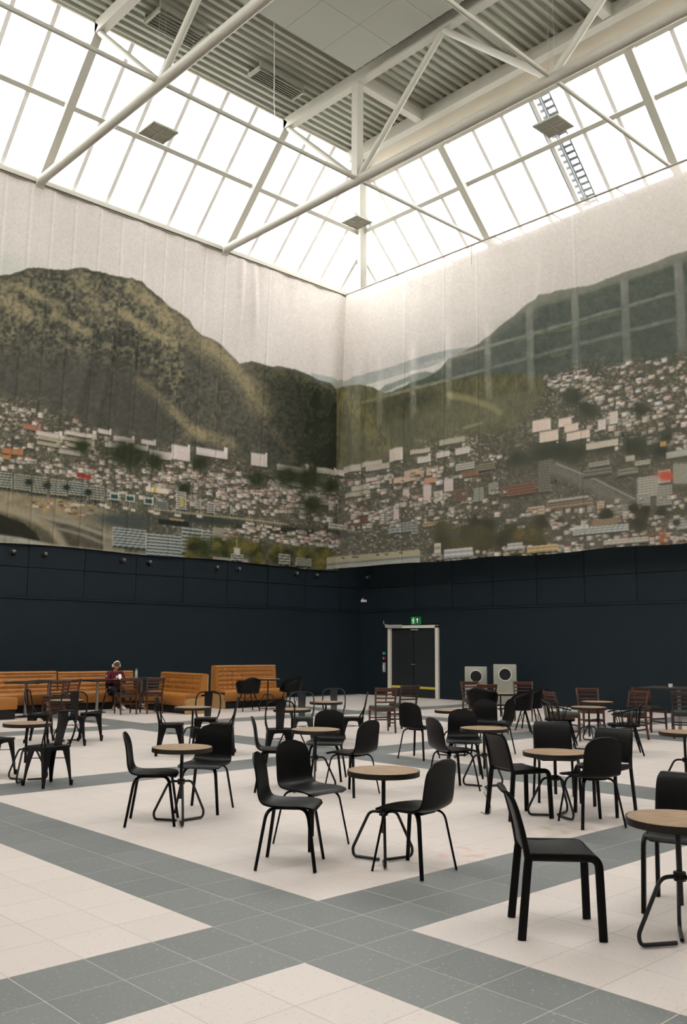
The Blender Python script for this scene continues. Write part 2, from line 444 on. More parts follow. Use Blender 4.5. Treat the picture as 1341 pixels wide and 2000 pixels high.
# ------------------------------------------------------------------ walls
PX, PY = 9.88, 10.32            # a panel joint on the left / right wall, every 1.536 m
PW = 1.536
def wall(name, axis, label, paint='navy_paint'):
    """axis 'y+' = left wall (plane y=YC), 'x+' = right wall (plane x=XC), 'y-'/'x-' behind the camera"""
    lo, hi = (X0, XC) if axis[0] == 'y' else (Y0, YC)
    pos = {'y+': YC, 'x+': XC, 'y-': Y0, 'x-': X0}[axis]; sg = 1 if axis[1] == '+' else -1
    def B(mb, s0, s1, d0, d1, z0, z1):
        a, b = pos - sg * d0, pos - sg * d1; a, b = min(a, b), max(a, b)
        return mb.box((s0, a, z0), (s1, b, z1)) if axis[0] == 'y' else mb.box((a, s0, z0), (b, s1, z1))
    body = struct(obj(name, B(MB(), lo - 0.3, hi + 0.3, -0.3, 0.0, -0.2, ZS - 0.1).mesh(name, 'navy_joint', False)), label, 'wall')
    gaps = [(lo, hi)] if axis != 'x+' else [(lo, 18.50), (20.72, hi)]
    for s0, s1 in gaps:
        obj('lower_cladding', B(MB(), s0, s1, 0.0, 0.05, 0.0, 2.70).mesh('lower_cladding', paint, False), body)
    if axis == 'x+':
        obj('lintel_cladding', B(MB(), 18.50, 20.72, 0.0, 0.05, 2.28, 2.70).mesh('lintel_cladding', 'navy_paint', False), body)
    obj('ledge', B(MB(), lo, hi, 0.0, 0.075, 2.70, 2.75).mesh('ledge', paint, False), body)
    j0 = (PX if axis[0] == 'y' else PY)
    k = math.floor((lo - j0) / PW)
    s = j0 + k * PW
    me2 = {}
    while s < hi:
        a, b = max(s + 0.008, lo), min(s + PW - 0.008, hi)
        if b - a > 0.1:
            for z0, z1 in ((2.76, 3.482), (3.498, 4.22)):
                key = (round(b - a, 3), z0)
                if key not in me2:
                    mb = MB()
                    if axis[0] == 'y': mb.box((0, -0.03 if sg > 0 else 0, z0), (b - a, 0 if sg > 0 else 0.03, z1))
                    else: mb.box((-0.03 if sg > 0 else 0, 0, z0), (0 if sg > 0 else 0.03, b - a, z1))
                    me2[key] = mb.mesh('wall_panel', paint, False)
                p = obj('wall_panel', me2[key], body)
                p.location = (a, pos, 0) if axis[0] == 'y' else (pos, a, 0)
        s += PW
    up_m = 'upper_wall' if axis[1] == '+' else 'rear_plaster'
    if axis != 'x+':
        obj('upper_wall', B(MB(), lo, hi, 0.0, 0.02, 4.24, ZS - 0.1).mesh('upper_wall', up_m, False), body)
    else:                       # a ribbon of dark glazing crosses the upper wall behind the banner
        for z0, z1 in ((4.24, 9.0), (11.38, ZS - 0.1)):
            obj('upper_wall', B(MB(), lo, hi, 0.0, 0.06, z0, z1).mesh('upper_wall', up_m, False), body)
        s = j0 + k * PW
        while s < hi:
            if s > lo + 0.2:
                obj('post', B(MB(), s - 0.10, s + 0.10, 0.0, 0.10, 9.0, 11.38).mesh('post', 'post_grey', False), body)
            a, b = max(lo, s + 0.10), min(hi, s + PW - 0.10)
            for z0, z1 in ((9.0, 9.90), (10.0, 10.60), (10.70, 11.38)):
                if b > a: obj('ribbon_pane', B(MB(), a, b, 0.0, 0.02, z0, z1).mesh('ribbon_pane', 'dark_infill', False), body)
            s += PW
        for z in (9.95, 10.65):
            obj('transom', B(MB(), lo, hi, 0.0, 0.08, z - 0.05, z + 0.05).mesh('transom', 'post_grey', False), body)
    return body
wall('wall_left', 'y+', 'dark navy wall with square panels under the printed banner')
wall('wall_right', 'x+', 'dark navy wall with a white framed door under the banner')
wall('wall_rear_left', 'x-', 'navy panelled wall with pale upper part, facing the door wall')
wall('wall_rear_right', 'y-', 'navy panelled wall with pale upper part, facing the banquettes')

# ------------------------------------------------------------------ roof glazing, one 45 degree slope over each wall
LEN = 24.0
def side_frame(i):
    O, S, N = [((X0, YC), (1, 0), (0, -1)), ((XC, Y0), (0, 1), (-1, 0)), ((X0, Y0), (1, 0), (0, 1)), ((X0, Y0), (0, 1), (1, 0))][i]
    S3, N3 = Vector((S[0], S[1], 0)), Vector((N[0], N[1], 0)); nrm = (Vector((0, 0, 1)) - N3).normalized()
    def P(s, t, o=0.0): return Vector((O[0], O[1], ZS)) + S3 * s + N3 * (RISE * t) + Vector((0, 0, RISE * t)) + nrm * o
    return P, S3, N3, nrm

def clip(poly, a, b, c):
    """keep the side a*s + b*t + c >= 0"""
    out = []
    for i in range(len(poly)):
        p, q = poly[i], poly[(i + 1) % len(poly)]; dp, dq = a * p[0] + b * p[1] + c, a * q[0] + b * q[1] + c
        if dp >= 0: out.append(p)
        if dp * dq < 0: k = dp / (dp - dq); out.append((p[0] + (q[0] - p[0]) * k, p[1] + (q[1] - p[1]) * k))
    return out

WLAB = ['sloping roof window above the banquette wall', 'sloping roof window above the door wall with a ladder outside',
        'sloping roof window opposite the banquette wall', 'sloping roof window opposite the door wall']
for i in range(4):
    P, S3, N3, nrm = side_frame(i)
    tmax = 0.815 if i == 1 else 1.0
    sill = MB()
    sill.bar(P(0, 0) + N3 * 0.09 + Vector((0, 0, -0.07)), P(LEN, 0) + N3 * 0.09 + Vector((0, 0, -0.07)), 0.18, 0.10)
    win = struct(obj('window_%d' % (i + 1), sill.mesh('sill', 'white_paint', False)), WLAB[i], 'window')
    lip = MB(); lip.bar(P(0, 0) + N3 * 0.05 + Vector((0, 0, 0.02)), P(LEN, 0) + N3 * 0.05 + Vector((0, 0, 0.02)), 0.10, 0.08)
    obj('sill_lip', lip.mesh('sill_lip', 'white_paint', False), win)
    curb = MB(); curb.bar(P(0, 0) - N3 * 0.12 + Vector((0, 0, -0.05)), P(LEN, 0) - N3 * 0.12 + Vector((0, 0, -0.05)), 0.26, 0.30)
    obj('curb', curb.mesh('curb', 'white_paint', False), win)
    pur = MB(); pur.bar(P(1.5, 0.5, 0.0), P(LEN - 1.5, 0.5, 0.0), 0.13, 0.13, nrm)
    obj('purlin', pur.mesh('purlin', 'white_paint', False), win)
    topbar = MB(); topbar.bar(P(RISE * tmax, tmax, 0.06), P(LEN - RISE * tmax, tmax, 0.06), 0.10, 0.14, nrm)
    obj('head_bar', topbar.mesh('head_bar', 'white_paint', False), win)
    for k in range(1, 24):
        t1 = min(tmax, k / RISE, (LEN - k) / RISE)
        mb = MB()
        if k % 6 == 0:
            mb.bar(P(k, -0.03, -0.12), P(k, t1 + 0.0, -0.12), 0.22, 0.30, nrm)
            obj('rafter', mb.mesh('rafter', 'white_paint', False), win)
            mb = MB()
        mb.bar(P(k, 0, 0.10), P(k, t1, 0.10), 0.11, 0.10, nrm)
        obj('glazing_bar', mb.mesh('glazing_bar', 'bar_white', False), win)
    if i in (0, 2):
        for (s0, s1) in ((0, RISE), (LEN, LEN - RISE)):
            mb = MB(); mb.bar(P(s0, 0, -0.05), P(s1, 1, -0.05), 0.24, 0.34, nrm)
            obj('hip_rafter', mb.mesh('hip_rafter', 'white_paint', False), win)
    for k in range(24):
        for t0, t1 in ((0.0, 0.5), (0.5, tmax)):
            poly = [(k + 0.02, t0 + 0.01), (k + 0.98, t0 + 0.01), (k + 0.98, t1 - 0.01), (k + 0.02, t1 - 0.01)]
            poly = clip(poly, 1, -RISE, -0.03); poly = clip(poly, -1, -RISE, LEN - 0.03) if poly else []
            if len(poly) < 3: continue
            n = len(poly)
            vs = [P(a, b, 0.16) for a, b in poly] + [P(a, b, 0.17) for a, b in poly]
            fs = [tuple(range(n)), tuple(reversed(range(n, 2 * n)))] + [(q, (q + 1) % n, n + (q + 1) % n, n + q) for q in range(n)]
            obj('pane', MB().add(vs, fs).mesh('pane', 'clear_glass', False), win)

# fascia between the edge beam and the glass over the door wall
fa = MB()
fa.add([(18.62, Y0 + 3, ZD + 0.02), (18.62, YC - 3.0, ZD + 0.02), (19.14, YC - 2.5, 16.24), (19.14, Y0 + 2.5, 16.24),
        (18.70, Y0 + 3, ZD + 0.06), (18.70, YC - 3.0, ZD + 0.06), (19.22, YC - 2.5, 16.30), (19.22, Y0 + 2.5, 16.30)],
       [(0, 1, 2, 3), (7, 6, 5, 4), (0, 4, 5, 1), (1, 5, 6, 2), (2, 6, 7, 3), (3, 7, 4, 0)])
struct(obj('trim_1', fa.mesh('fascia', 'fascia', False)), 'pale fascia board above the door-side roof glass', 'fascia')

# ------------------------------------------------------------------ corrugated roof deck
dk = MB(); per = 0.25; y = Y0 + 3.0; vs = []; prof = []
while y < YC - 3.0 - 1e-6:
    prof += [(y, ZD + 0.085), (y + 0.085, ZD + 0.085), (y + 0.115, ZD), (y + 0.215, ZD)]; y += per
    prof.append((min(y, YC - 3.0), ZD + 0.085))
fs = []
for (yy, zz) in prof: vs += [(X0 + 3.0, yy, zz), (XC - 2.9, yy, zz)]
for q in range(len(prof) - 1): fs.append((2 * q, 2 * q + 1, 2 * q + 3, 2 * q + 2))
dk.add(vs, fs)
ceil = struct(obj('ceiling', dk.mesh('ceiling', 'deck_paint', False)), 'grey-green corrugated metal roof deck between the roof windows', 'ceiling')
obj('roof_slab', MB().box((X0 + 2.85, Y0 + 2.85, ZD + 0.13), (XC - 2.75, YC - 2.9, ZD + 0.40)).mesh('roof_slab', 'roof_slab', False), ceil)
obj('edge_trim', MB().box((X0 + 3, YC - 3.0, ZD - 0.04), (XC - 2.95, YC - 2.97, ZD + 0.12)).mesh('edge_trim', 'fascia', False), ceil)
mb = MB()
mb.box((18.02, Y0 + 3, 16.40), (18.27, YC - 3.05, ZD))
obj('edge_beam', mb.mesh('edge_beam', 'white_paint', False), ceil)
for yy in (16.1, 10.1, 4.1):
    obj('cross_beam', MB().box((15.65, yy - 0.11, 16.42), (18.02, yy + 0.11, ZD)).mesh('cross_beam', 'white_paint', False), ceil)

# ------------------------------------------------------------------ roof trusses across the hall
TRUSS = [(15.55, 'white steel roof truss with an upright, over the hall corner'), (9.55, 'white steel roof truss next to the ventilation grilles'),
         (3.55, 'white steel roof truss without neighbours, third from the door wall')]
for (tx, lab) in TRUSS:
    t = tag(empty('roof_truss', (tx, YC, ZS)), lab, 'truss', 'roof trusses')
    def TP(y, z): return (0, y - YC, z - ZS)
    obj('top_chord', MB().box((-0.11, Y0 + 3 - YC, 16.42 - ZS), (0.11, -3.02, ZD - ZS)).mesh('top_chord', 'white_paint', False), t)
    obj('bottom_chord', MB().tube([TP(YC - 0.1, 13.70), TP(Y0 + 0.1, 13.70)], 0.125, 16).mesh('bottom_chord', 'white_paint'), t)
    yb = [16.1, 10.1, 4.1]; yt = [19.0, 13.1, 7.1, 1.2]
    for q, b in enumerate(yb):
        for e in (yt[q], yt[q + 1]):
            obj('web', MB().tube([TP(b, 13.72), TP(e, 16.45)], 0.082, 12).mesh('web', 'white_paint'), t)
    if tx == 15.55:
        obj('upright', MB().box((-0.11, 16.1 - 0.11 - YC, 13.72 - ZS), (0.11, 16.1 + 0.11 - YC, 16.42 - ZS)).mesh('upright', 'white_paint', False), t)
ROD = [('thin white tie rod crossing the trusses near the banquette side', 16.1), ('thin white tie rod crossing the trusses over the middle bays', 10.1), ('thin white tie rod crossing the trusses, far from the banquettes', 4.1)]
for lab, yy in ROD:
    tag(obj('tie_rod', MB().tube([(X0 + 0.1, yy, 13.74), (XC - 0.02, yy, 13.74)], 0.055, 10).mesh('tie_rod', 'white_paint')), lab, 'tie rod', 'tie rods')

# ------------------------------------------------------------------ things under the deck
raft = tag(empty('ceiling_raft', (12.2, 11.0, 16.45)), 'flat pale acoustic ceiling raft of square panels under the deck', 'ceiling raft')
pm = MB().cbox((-0.592, -0.672, 0.0), (0.592, 0.672, 0.06), 0.006).mesh('acoustic_panel', 'acoustic', False)
for a in range(4):
    for b in range(6):
        o = obj('acoustic_panel', pm, raft); o.location = (-1.8 + a * 1.19 + 0.55, -3.375 + b * 1.35 + 0.68, 0)
for a in (-1.2, 2.0):
    for b in (-3.0, 3.4):
        o = obj('hanger', MB().tube([(a, b, 0.05), (a, b, 0.32)], 0.012, 6).mesh('hanger', 'frame_grey'), raft)

def vent(x0, x1, y0, y1, lab):
    z = 16.48
    t = tag(empty('ventilation_grille', ((x0 + x1) / 2, (y0 + y1) / 2, z)), lab, 'vent', 'grilles under the deck')
    w, d = (x1 - x0) / 2, (y1 - y0) / 2
    fr = MB()
    for s in (-1, 1):
        fr.box((s * w - 0.03, -d, 0), (s * w + 0.03, d, 0.10))
    fr.box((-w, d - 0.02, 0.0), (w, d + 0.02, 0.27)); fr.box((-w, -d - 0.02, 0.1), (w, -d + 0.02, 0.27))
    obj('frame', fr.mesh('frame', 'deck_paint', False), t)
    for k in range(6):
        yy = -d + (k + 0.5) * 2 * d / 6
        obj('louvre', MB().bar((-w, yy, 0.05), (w, yy, 0.05), 0.012, 0.09, (0, 0.5, 1)).mesh('louvre', 'deck_paint', False), t)
vent(10.2, 11.55, 17.35, 18.0, 'louvred grille under the deck beside two slanting truss webs')
vent(13.3, 14.8, 17.45, 17.95, 'louvred grille under the deck beside a hanging white cord')

def hung_panel(x, y, z, lab):
    t = tag(empty('hanging_light', (x, y, z)), lab, 'lamp', 'square hanging lights')
    h = 0.31; fr = MB()
    for s in (-1, 0, 1):
        fr.box((s * h - 0.022, -h - 0.02, -0.04), (s * h + 0.022, h + 0.02, 0.0)); fr.box((-h - 0.02, s * h - 0.022, -0.04), (h + 0.02, s * h + 0.022, 0.0))
    fr.box((-h, -h, 0.0), (h, h, 0.012))
    obj('frame', fr.mesh('frame', 'frame_grey', False), t)
    dm = MB().cbox((-0.13, -0.13, -0.03), (0.13, 0.13, 0.0), 0.01).mesh('diffuser', 'diffuser', False)
    for sx in (-1, 1):
        for sy in (-1, 1):
            o = obj('diffuser', dm, t); o.location = (sx * h / 2, sy * h / 2, 0)
    obj('driver_box', MB().cbox((-0.12, -0.06, 0.012), (0.12, 0.06, 0.07), 0.006).mesh('driver_box', 'frame_grey', False), t)
    for s in (-1, 1):
        obj('suspension_wire', MB().tube([(s * 0.25, s * 0.25, 0.01), (s * 0.2, s * 0.2, ZD - z)], 0.004, 5).mesh('suspension_wire', 'wire'), t)
hung_panel(10.08, 16.97, 13.17, 'square grey hanging light in front of the banquette-side roof glass')
hung_panel(17.69, 18.31, 14.06, 'square grey hanging light before the corner hip rafter')
hung_panel(16.35, 10.60, 13.19, 'square grey hanging light before the roof ladder')

cord = [(15.02, 18.9, ZD), (15.0, 18.85, 16.2), (14.96, 18.8, 15.7)]
tag(obj('white_cord', MB().tube([(12.22, 15.54, 16.7), (12.9, 16.35, 16.35), (13.55, 17.15, 16.25), (14.3, 18.1, 16.38), (15.1, 19.05, 16.68)], 0.012, 6).mesh('white_cord', 'wire')),
    'thin white cord strung under the corrugated deck', 'cord')

# ladder lying on the roof glass, outside
P, S3, N3, nrm = side_frame(1)
lad = tag(empty('roof_ladder', P(12.98 - Y0, 0.05, 0.3)), 'grey metal double access ladder lying on the roof glass', 'ladder')
base = P(12.98 - Y0, 0.05, 0.3)
def LP(s, t, o=0.30): return P(s - Y0, t, o) - base
for yy in (12.66, 12.92, 12.99, 13.29):
    obj('rail', MB().bar(LP(yy, 0.02), LP(yy, 0.86), 0.045, 0.07, nrm).mesh('rail', 'ladder_metal', False), lad)
for k in range(19):
    tt = 0.04 + k * 0.0445
    obj('rung', MB().bar(LP(12.66, tt), LP(12.92, tt), 0.075, 0.035, nrm).mesh('rung', 'ladder_metal', False), lad)
    obj('rung', MB().bar(LP(12.99, tt), LP(13.29, tt), 0.085, 0.035, nrm).mesh('rung', 'ladder_metal', False), lad)

# ================================================================== FURNITURE KINDS (local +x is the front)
def shell(profile, width, curl, thick, nu=15, nv=40, r_top=0.1, r_front=0.05):
    """bent sheet: profile = (x,z) from the seat's front lip to the top of the back; width / curl: per profile point"""
    C = catmull([(p[0], p[1], w, c) for p, w, c in zip(profile, width, curl)], nv)
    arc = np.concatenate([[0], np.cumsum(np.hypot(np.diff(C[:, 0]), np.diff(C[:, 1])))]); top, bot = [], []
    for i in range(nv):
        a, b = C[max(i - 1, 0)], C[min(i + 1, nv - 1)]; t = np.array([b[0] - a[0], b[1] - a[1]]); t /= np.linalg.norm(t)
        n = Vector((-t[1] * -1, 0, t[0] * -1)); n = Vector((t[1], 0, -t[0]))
        w = C[i, 2]
        for d, r in ((arc[-1] - arc[i], r_top), (arc[i], r_front)):
            if d < r: w = min(w, C[i, 2] - r + math.sqrt(max(r * r - (r - d) ** 2, 0)) + 1e-4)
        rt, rb = [], []
        for k in range(nu):
            u = -1 + 2 * k / (nu - 1); p = Vector((C[i, 0], u * w, C[i, 1])) + n * (C[i, 3] * u * u * (w / C[i, 2]) ** 2)
            rt.append(p); rb.append(p - n * thick)
        top.append(rt); bot.append(rb)
    return top, bot

# ---- moulded plywood shell chair
prof = [(0.225, 0.428), (0.195, 0.447), (0.10, 0.446), (-0.03, 0.436), (-0.14, 0.436), (-0.195, 0.456), (-0.222, 0.51), (-0.232, 0.60), (-0.245, 0.69), (-0.275, 0.80)]
wid = [0.205, 0.215, 0.218, 0.215, 0.205, 0.198, 0.192, 0.188, 0.182, 0.168]
crl = [-0.02, -0.012, 0.004, 0.012, 0.018, 0.022, 0.022, 0.018, 0.016, 0.012]
t_, b_ = shell(prof, wid, crl, 0.013, r_top=0.115, r_front=0.06)
m_shell = MB().solid_grid(t_, b_).mesh('shell', 'black_ply', True, 60)
def ply_leg(sx, sy):
    pts = rounded([(sx * 0.02, sy * 0.035, 0.412), (sx * 0.150, sy * 0.158, 0.418), (sx * 0.216, sy * 0.217, 0.0)], 0.075, 7)
    sc = [(1.15 - 0.35 * k / (len(pts) - 1), 1.0 - 0.15 * k / (len(pts) - 1)) for k in range(len(pts))]
    return MB().sweep(pts, rect(0.036, 0.017, 0.005), (0, 0, 1), sc).mesh('leg', 'black_ply', True, 50)
K_SHELL = [('shell', m_shell)] + [('leg', ply_leg(a, b)) for a in (1, -1) for b in (1, -1)] + \
          [('under_plate', MB().cbox((-0.13, -0.09, 0.402), (0.13, 0.09, 0.425), 0.008).mesh('under_plate', 'black_ply'))]

# ---- stacking plastic chair with strap legs
sp = [(0.215, 0.432), (0.19, 0.447), (0.08, 0.446), (-0.06, 0.440), (-0.175, 0.446)]
t_, b_ = shell(sp, [0.188, 0.195, 0.197, 0.194, 0.186], [-0.004, 0.004, 0.010, 0.012, 0.010], 0.018, 13, 18, 0.02, 0.03)
m_pseat = MB().solid_grid(t_, b_).mesh('seat', 'black_plastic', True, 60)
bp_ = [(-0.182, 0.462), (-0.198, 0.54), (-0.222, 0.64), (-0.25, 0.73), (-0.275, 0.772), (-0.305, 0.782)]
t_, b_ = shell(bp_, [0.183, 0.184, 0.186, 0.186, 0.182, 0.175], [0.006, 0.012, 0.016, 0.014, 0.010, 0.004], 0.014, 13, 22, 0.05, 0.012)
m_pback = MB().solid_grid(t_, b_).mesh('backrest', 'black_plastic', True, 60)
def strap_leg(sx, sy):
    if sx > 0: pts = rounded([(-0.185, sy * 0.196, 0.436), (0.212, sy * 0.200, 0.436), (0.222, sy * 0.213, 0.0)], 0.06, 7)
    else: pts = rounded([(-0.168, sy * 0.197, 0.452), (-0.178, sy * 0.197, 0.40), (-0.222, sy * 0.213, 0.0)], 0.05, 6)
    n = len(pts); sc = [(0.55 + 0.6 * min(1, max(0, (k - 2) / 5)) - 0.15 * k / n, 1) for k in range(n)]
    mb = MB().sweep(pts, rect(0.024, 0.046, 0.006), (0, 0, 1) if sx > 0 else (0, 0, 1), None)
    return mb.mesh('leg', 'black_plastic', True, 50)
def upright(sy):
    pts = catmull([(-0.178, sy * 0.193, 0.430), (-0.196, sy * 0.190, 0.53), (-0.222, sy * 0.190, 0.64), (-0.252, sy * 0.186, 0.735), (-0.282, sy * 0.172, 0.775)], 14)
    return MB().tube(pts, 0.017, 8, scale=[1.15 - 0.5 * k / 13 for k in range(14)]).mesh('upright', 'black_plastic')
K_STRAP = [('seat', m_pseat), ('backrest', m_pback)] + [('upright', upright(s)) for s in (1, -1)] + [('leg', strap_leg(a, b)) for a in (1, -1) for b in (1, -1)]

# ---- pressed metal bistro chair
def metal_chair(material):
    st = MB(); n = 9; top, bot = [], []
    for i in range(n):
        rt, rb = [], []
        for j in range(n):
            u, v = -1 + 2 * i / (n - 1), -1 + 2 * j / (n - 1)
            a, b = u * math.sqrt(1 - 0.10 * v * v), v * math.sqrt(1 - 0.10 * u * u)
            e = max(abs(u), abs(v)); z = 0.452 - 0.012 * (1 - e ** 4) - 0.010 * max(0, e - 0.9) / 0.1
            rt.append((a * 0.178, b * 0.178, z)); rb.append((a * 0.178, b * 0.178, z - 0.022 if e > 0.9 else z - 0.006))
        top.append(rt); bot.append(rb)
    parts = [('seat', st.solid_grid(top, bot).mesh('seat', material, True, 50))]
    for sx in (1, -1):
        for sy in (1, -1):
            mb = MB()
            for (ax, w0) in ((0, 0.105), (1, 0.105)):
                rows, rows2 = [], []
                for k in range(9):
                    t = k / 8; z = 0.438 * (1 - t); cx, cy = sx * (0.160 + 0.032 * t), sy * (0.160 + 0.032 * t)
                    w = max(0.028, w0 * (1 - t) ** 0.9 + 0.024 * t) if t > 0 else w0
                    w = 0.026 + (w0 - 0.026) * (1 - t) ** 1.6
                    p = Vector((cx, cy, z)); q = Vector((cx - sx * w, cy, z)) if ax == 0 else Vector((cx, cy - sy * w, z))
                    o = Vector((0, -sy * 0.006, 0)) if ax == 0 else Vector((-sx * 0.006, 0, 0))
                    rows.append([p, (p + q) / 2, q]); rows2.append([p + o, (p + q) / 2 + o, q + o])
                mb.solid_grid(rows, rows2)
            mb.lathe([(0.013, 0.0), (0.016, 0.004), (0.016, 0.05), (0.010, 0.06)], 8, (sx * 0.190, sy * 0.190, 0.0))
            parts.append(('leg', mb.mesh('leg', material, True, 35)))
    for q in range(4):
        rows, rows2 = [], []
        for k in range(13):
            s = -1 + 2 * k / 12; zb = 0.43 - 0.035 - 0.075 * abs(s) ** 3.0; y = s * 0.15
            for_rows = []
            a = R(90 * q); c, d = math.cos(a), math.sin(a)
            def tr(x, yy, z): return Vector((c * x - d * yy, d * x + c * yy, z))
            rows.append([tr(0.166, y, 0.438), tr(0.170, y, zb)]); rows2.append([tr(0.160, y, 0.438), tr(0.164, y, zb)])
        parts.append(('apron', MB().solid_grid(rows, rows2).mesh('apron', material, True, 35)))
    hoop = rounded([(-0.155, 0.165, 0.445), (-0.185, 0.205, 0.60), (-0.235, 0.185, 0.835), (-0.235, -0.185, 0.835), (-0.185, -0.205, 0.60), (-0.155, -0.165, 0.445)], 0.11, 8)
    parts.append(('back_hoop', MB().tube(hoop, 0.0115, 8).mesh('back_hoop', material)))
    rows, rows2 = [], []
    for k in range(10):
        t = k / 9; x = -0.155 - 0.078 * t - 0.012 * math.sin(math.pi * t); z = 0.45 + 0.385 * t; w = 0.052 + 0.016 * t
        rows.append([Vector((x + 0.008 * (1 - u * u), u * w, z)) for u in (-1, -0.6, 0, 0.6, 1)]); rows2.append([p + Vector((-0.005, 0, 0)) for p in rows[-1]])
    parts.append(('splat', MB().solid_grid(rows, rows2).mesh('splat', material, True, 40)))
    for s in (1, -1):
        parts.append(('brace', MB().tube([(-0.10, s * 0.172, 0.445), (-0.15, s * 0.198, 0.52), (-0.183, s * 0.204, 0.60)], 0.008, 6).mesh('brace', material)))
    parts.append(('cross_stretcher', MB().tube([(0.165, 0.165, 0.30), (-0.165, -0.165, 0.30)], 0.005, 6).tube([(0.165, -0.165, 0.31), (-0.165, 0.165, 0.31)], 0.005, 6).mesh('cross_stretcher', material)))
    return parts
K_METAL = metal_chair('black_metal'); K_GUN = metal_chair('gunmetal')

# ---- ladder-back wooden chair with vinyl seat
def wood_chair(material, cushion='green_vinyl', muntin=False):
    parts = [('cushion', MB().cbox((-0.185, -0.195, 0.440), (0.21, 0.195, 0.478), 0.016).mesh('cushion', cushion)),
             ('seat_frame', MB().cbox((-0.20, -0.20, 0.385), (0.205, 0.20, 0.445), 0.006).mesh('seat_frame', material))]
    for s in (1, -1):
        parts.append(('leg', MB().sweep([(0.185, s * 0.182, 0.39), (0.188, s * 0.184, 0.2), (0.192, s * 0.186, 0.0)], rect(0.036, 0.036, 0.005), (1, 0, 0), [(1.1, 1.1), (0.95, 0.95), (0.75, 0.75)]).mesh('leg', material)))
        parts.append(('back_post', MB().sweep(catmull([(-0.255, s * 0.185, 0.0), (-0.215, s * 0.185, 0.22), (-0.195, s * 0.187, 0.44), (-0.225, s * 0.195, 0.68), (-0.285, s * 0.205, 0.90)], 14), rect(0.030, 0.040, 0.006), (1, 0, 0)).mesh('back_post', material)))
        parts.append(('stretcher', MB().bar((0.185, s * 0.183, 0.16), (-0.222, s * 0.185, 0.18), 0.018, 0.026).mesh('stretcher', material)))
    parts.append(('stretcher', MB().bar((0.188, -0.18, 0.25), (0.188, 0.18, 0.25), 0.018, 0.026).mesh('stretcher', material)))
    parts.append(('stretcher', MB().bar((-0.212, -0.18, 0.24), (-0.212, 0.18, 0.24), 0.018, 0.026).mesh('stretcher', material)))
    for z, h, x in ((0.575, 0.034, -0.208), (0.665, 0.034, -0.224), (0.755, 0.036, -0.245)):
        pth = [(x - 0.025 * (1 - (k / 4 - 1) ** 2), (k / 4 - 1) * 0.19, z) for k in range(9)]
        parts.append(('slat', MB().sweep(pth, rect(0.014, h, 0.003), (0, 0, 1)).mesh('slat', material)))
    pth = [(-0.270 - 0.035 * (1 - (k / 5 - 1) ** 2), (k / 5 - 1) * 0.215, 0.865 - 0.012 * (1 - (k / 5 - 1) ** 2)) for k in range(11)]
    parts.append(('top_rail', MB().sweep(pth, rect(0.022, 0.090, 0.006), (0, 0, 1)).mesh('top_rail', material)))
    if muntin: parts.append(('muntin', MB().bar((-0.232, 0, 0.56), (-0.288, 0, 0.83), 0.02, 0.012, (1, 0, 0)).mesh('muntin', material)))
    for p in parts:                                   # squat proportions: back only 0.83 m high
        for v in p[1].vertices:
            if v.co.z > 0.47: v.co.z = 0.47 + (v.co.z - 0.47) * 0.82
    return parts
K_WOOD = wood_chair('brown_wood'); K_WOOD_D = wood_chair('dark_brown_wood'); K_WOOD_M = wood_chair('brown_wood', muntin=True); K_WOOD_B = wood_chair('brown_wood', 'plinth_black')

# ---- low spindle-back armchair
def spindle_chair():
    M = 'black_ply'; parts = []
    parts.append(('seat', MB().prism([(0.24 * math.copysign(abs(math.cos(a)) ** 0.7, math.cos(a)), 0.245 * math.copysign(abs(math.sin(a)) ** 0.7, math.sin(a))) for a in [2 * math.pi * k / 28 for k in range(28)]], 0.415, 0.445).mesh('seat', M, True, 40)))
    for sx in (1, -1):
        for sy in (1, -1):
            parts.append(('leg', MB().tube([(sx * 0.15, sy * 0.15, 0.42), (sx * 0.20, sy * 0.20, 0.2), (sx * 0.255, sy * 0.245, 0.0)], 0.016, 8, scale=[0.9, 1.1, 0.75]).mesh('leg', M)))
        parts.append(('stretcher', MB().tube([(sx * 0.205, -0.20, 0.19), (sx * 0.205, 0.20, 0.19)], 0.009, 6).mesh('stretcher', M)))
    bow = catmull([(0.20, 0.320, 0.60), (0.05, 0.340, 0.635), (-0.13, 0.290, 0.68), (-0.235, 0.13, 0.72), (-0.265, 0.0, 0.735), (-0.235, -0.13, 0.72), (-0.13, -0.290, 0.68), (0.05, -0.340, 0.635), (0.20, -0.320, 0.60)], 40)
    parts.append(('bow_rail', MB().sweep(bow, rect(0.030, 0.020, 0.005), (0, 0, 1)).mesh('bow_rail', M)))
    for k in range(13):
        q = bow[3 + int(k * 33 / 12)]; a = math.atan2(q[1], q[0]); 
        parts.append(('spindle', MB().tube([(0.225 * math.cos(a) * (0.95 if abs(q[0]) < .2 else 1), 0.225 * math.sin(a), 0.44), (q[0], q[1], q[2])], 0.0075, 6).mesh('spindle', M)))
    return parts
K_SPINDLE = spindle_chair()

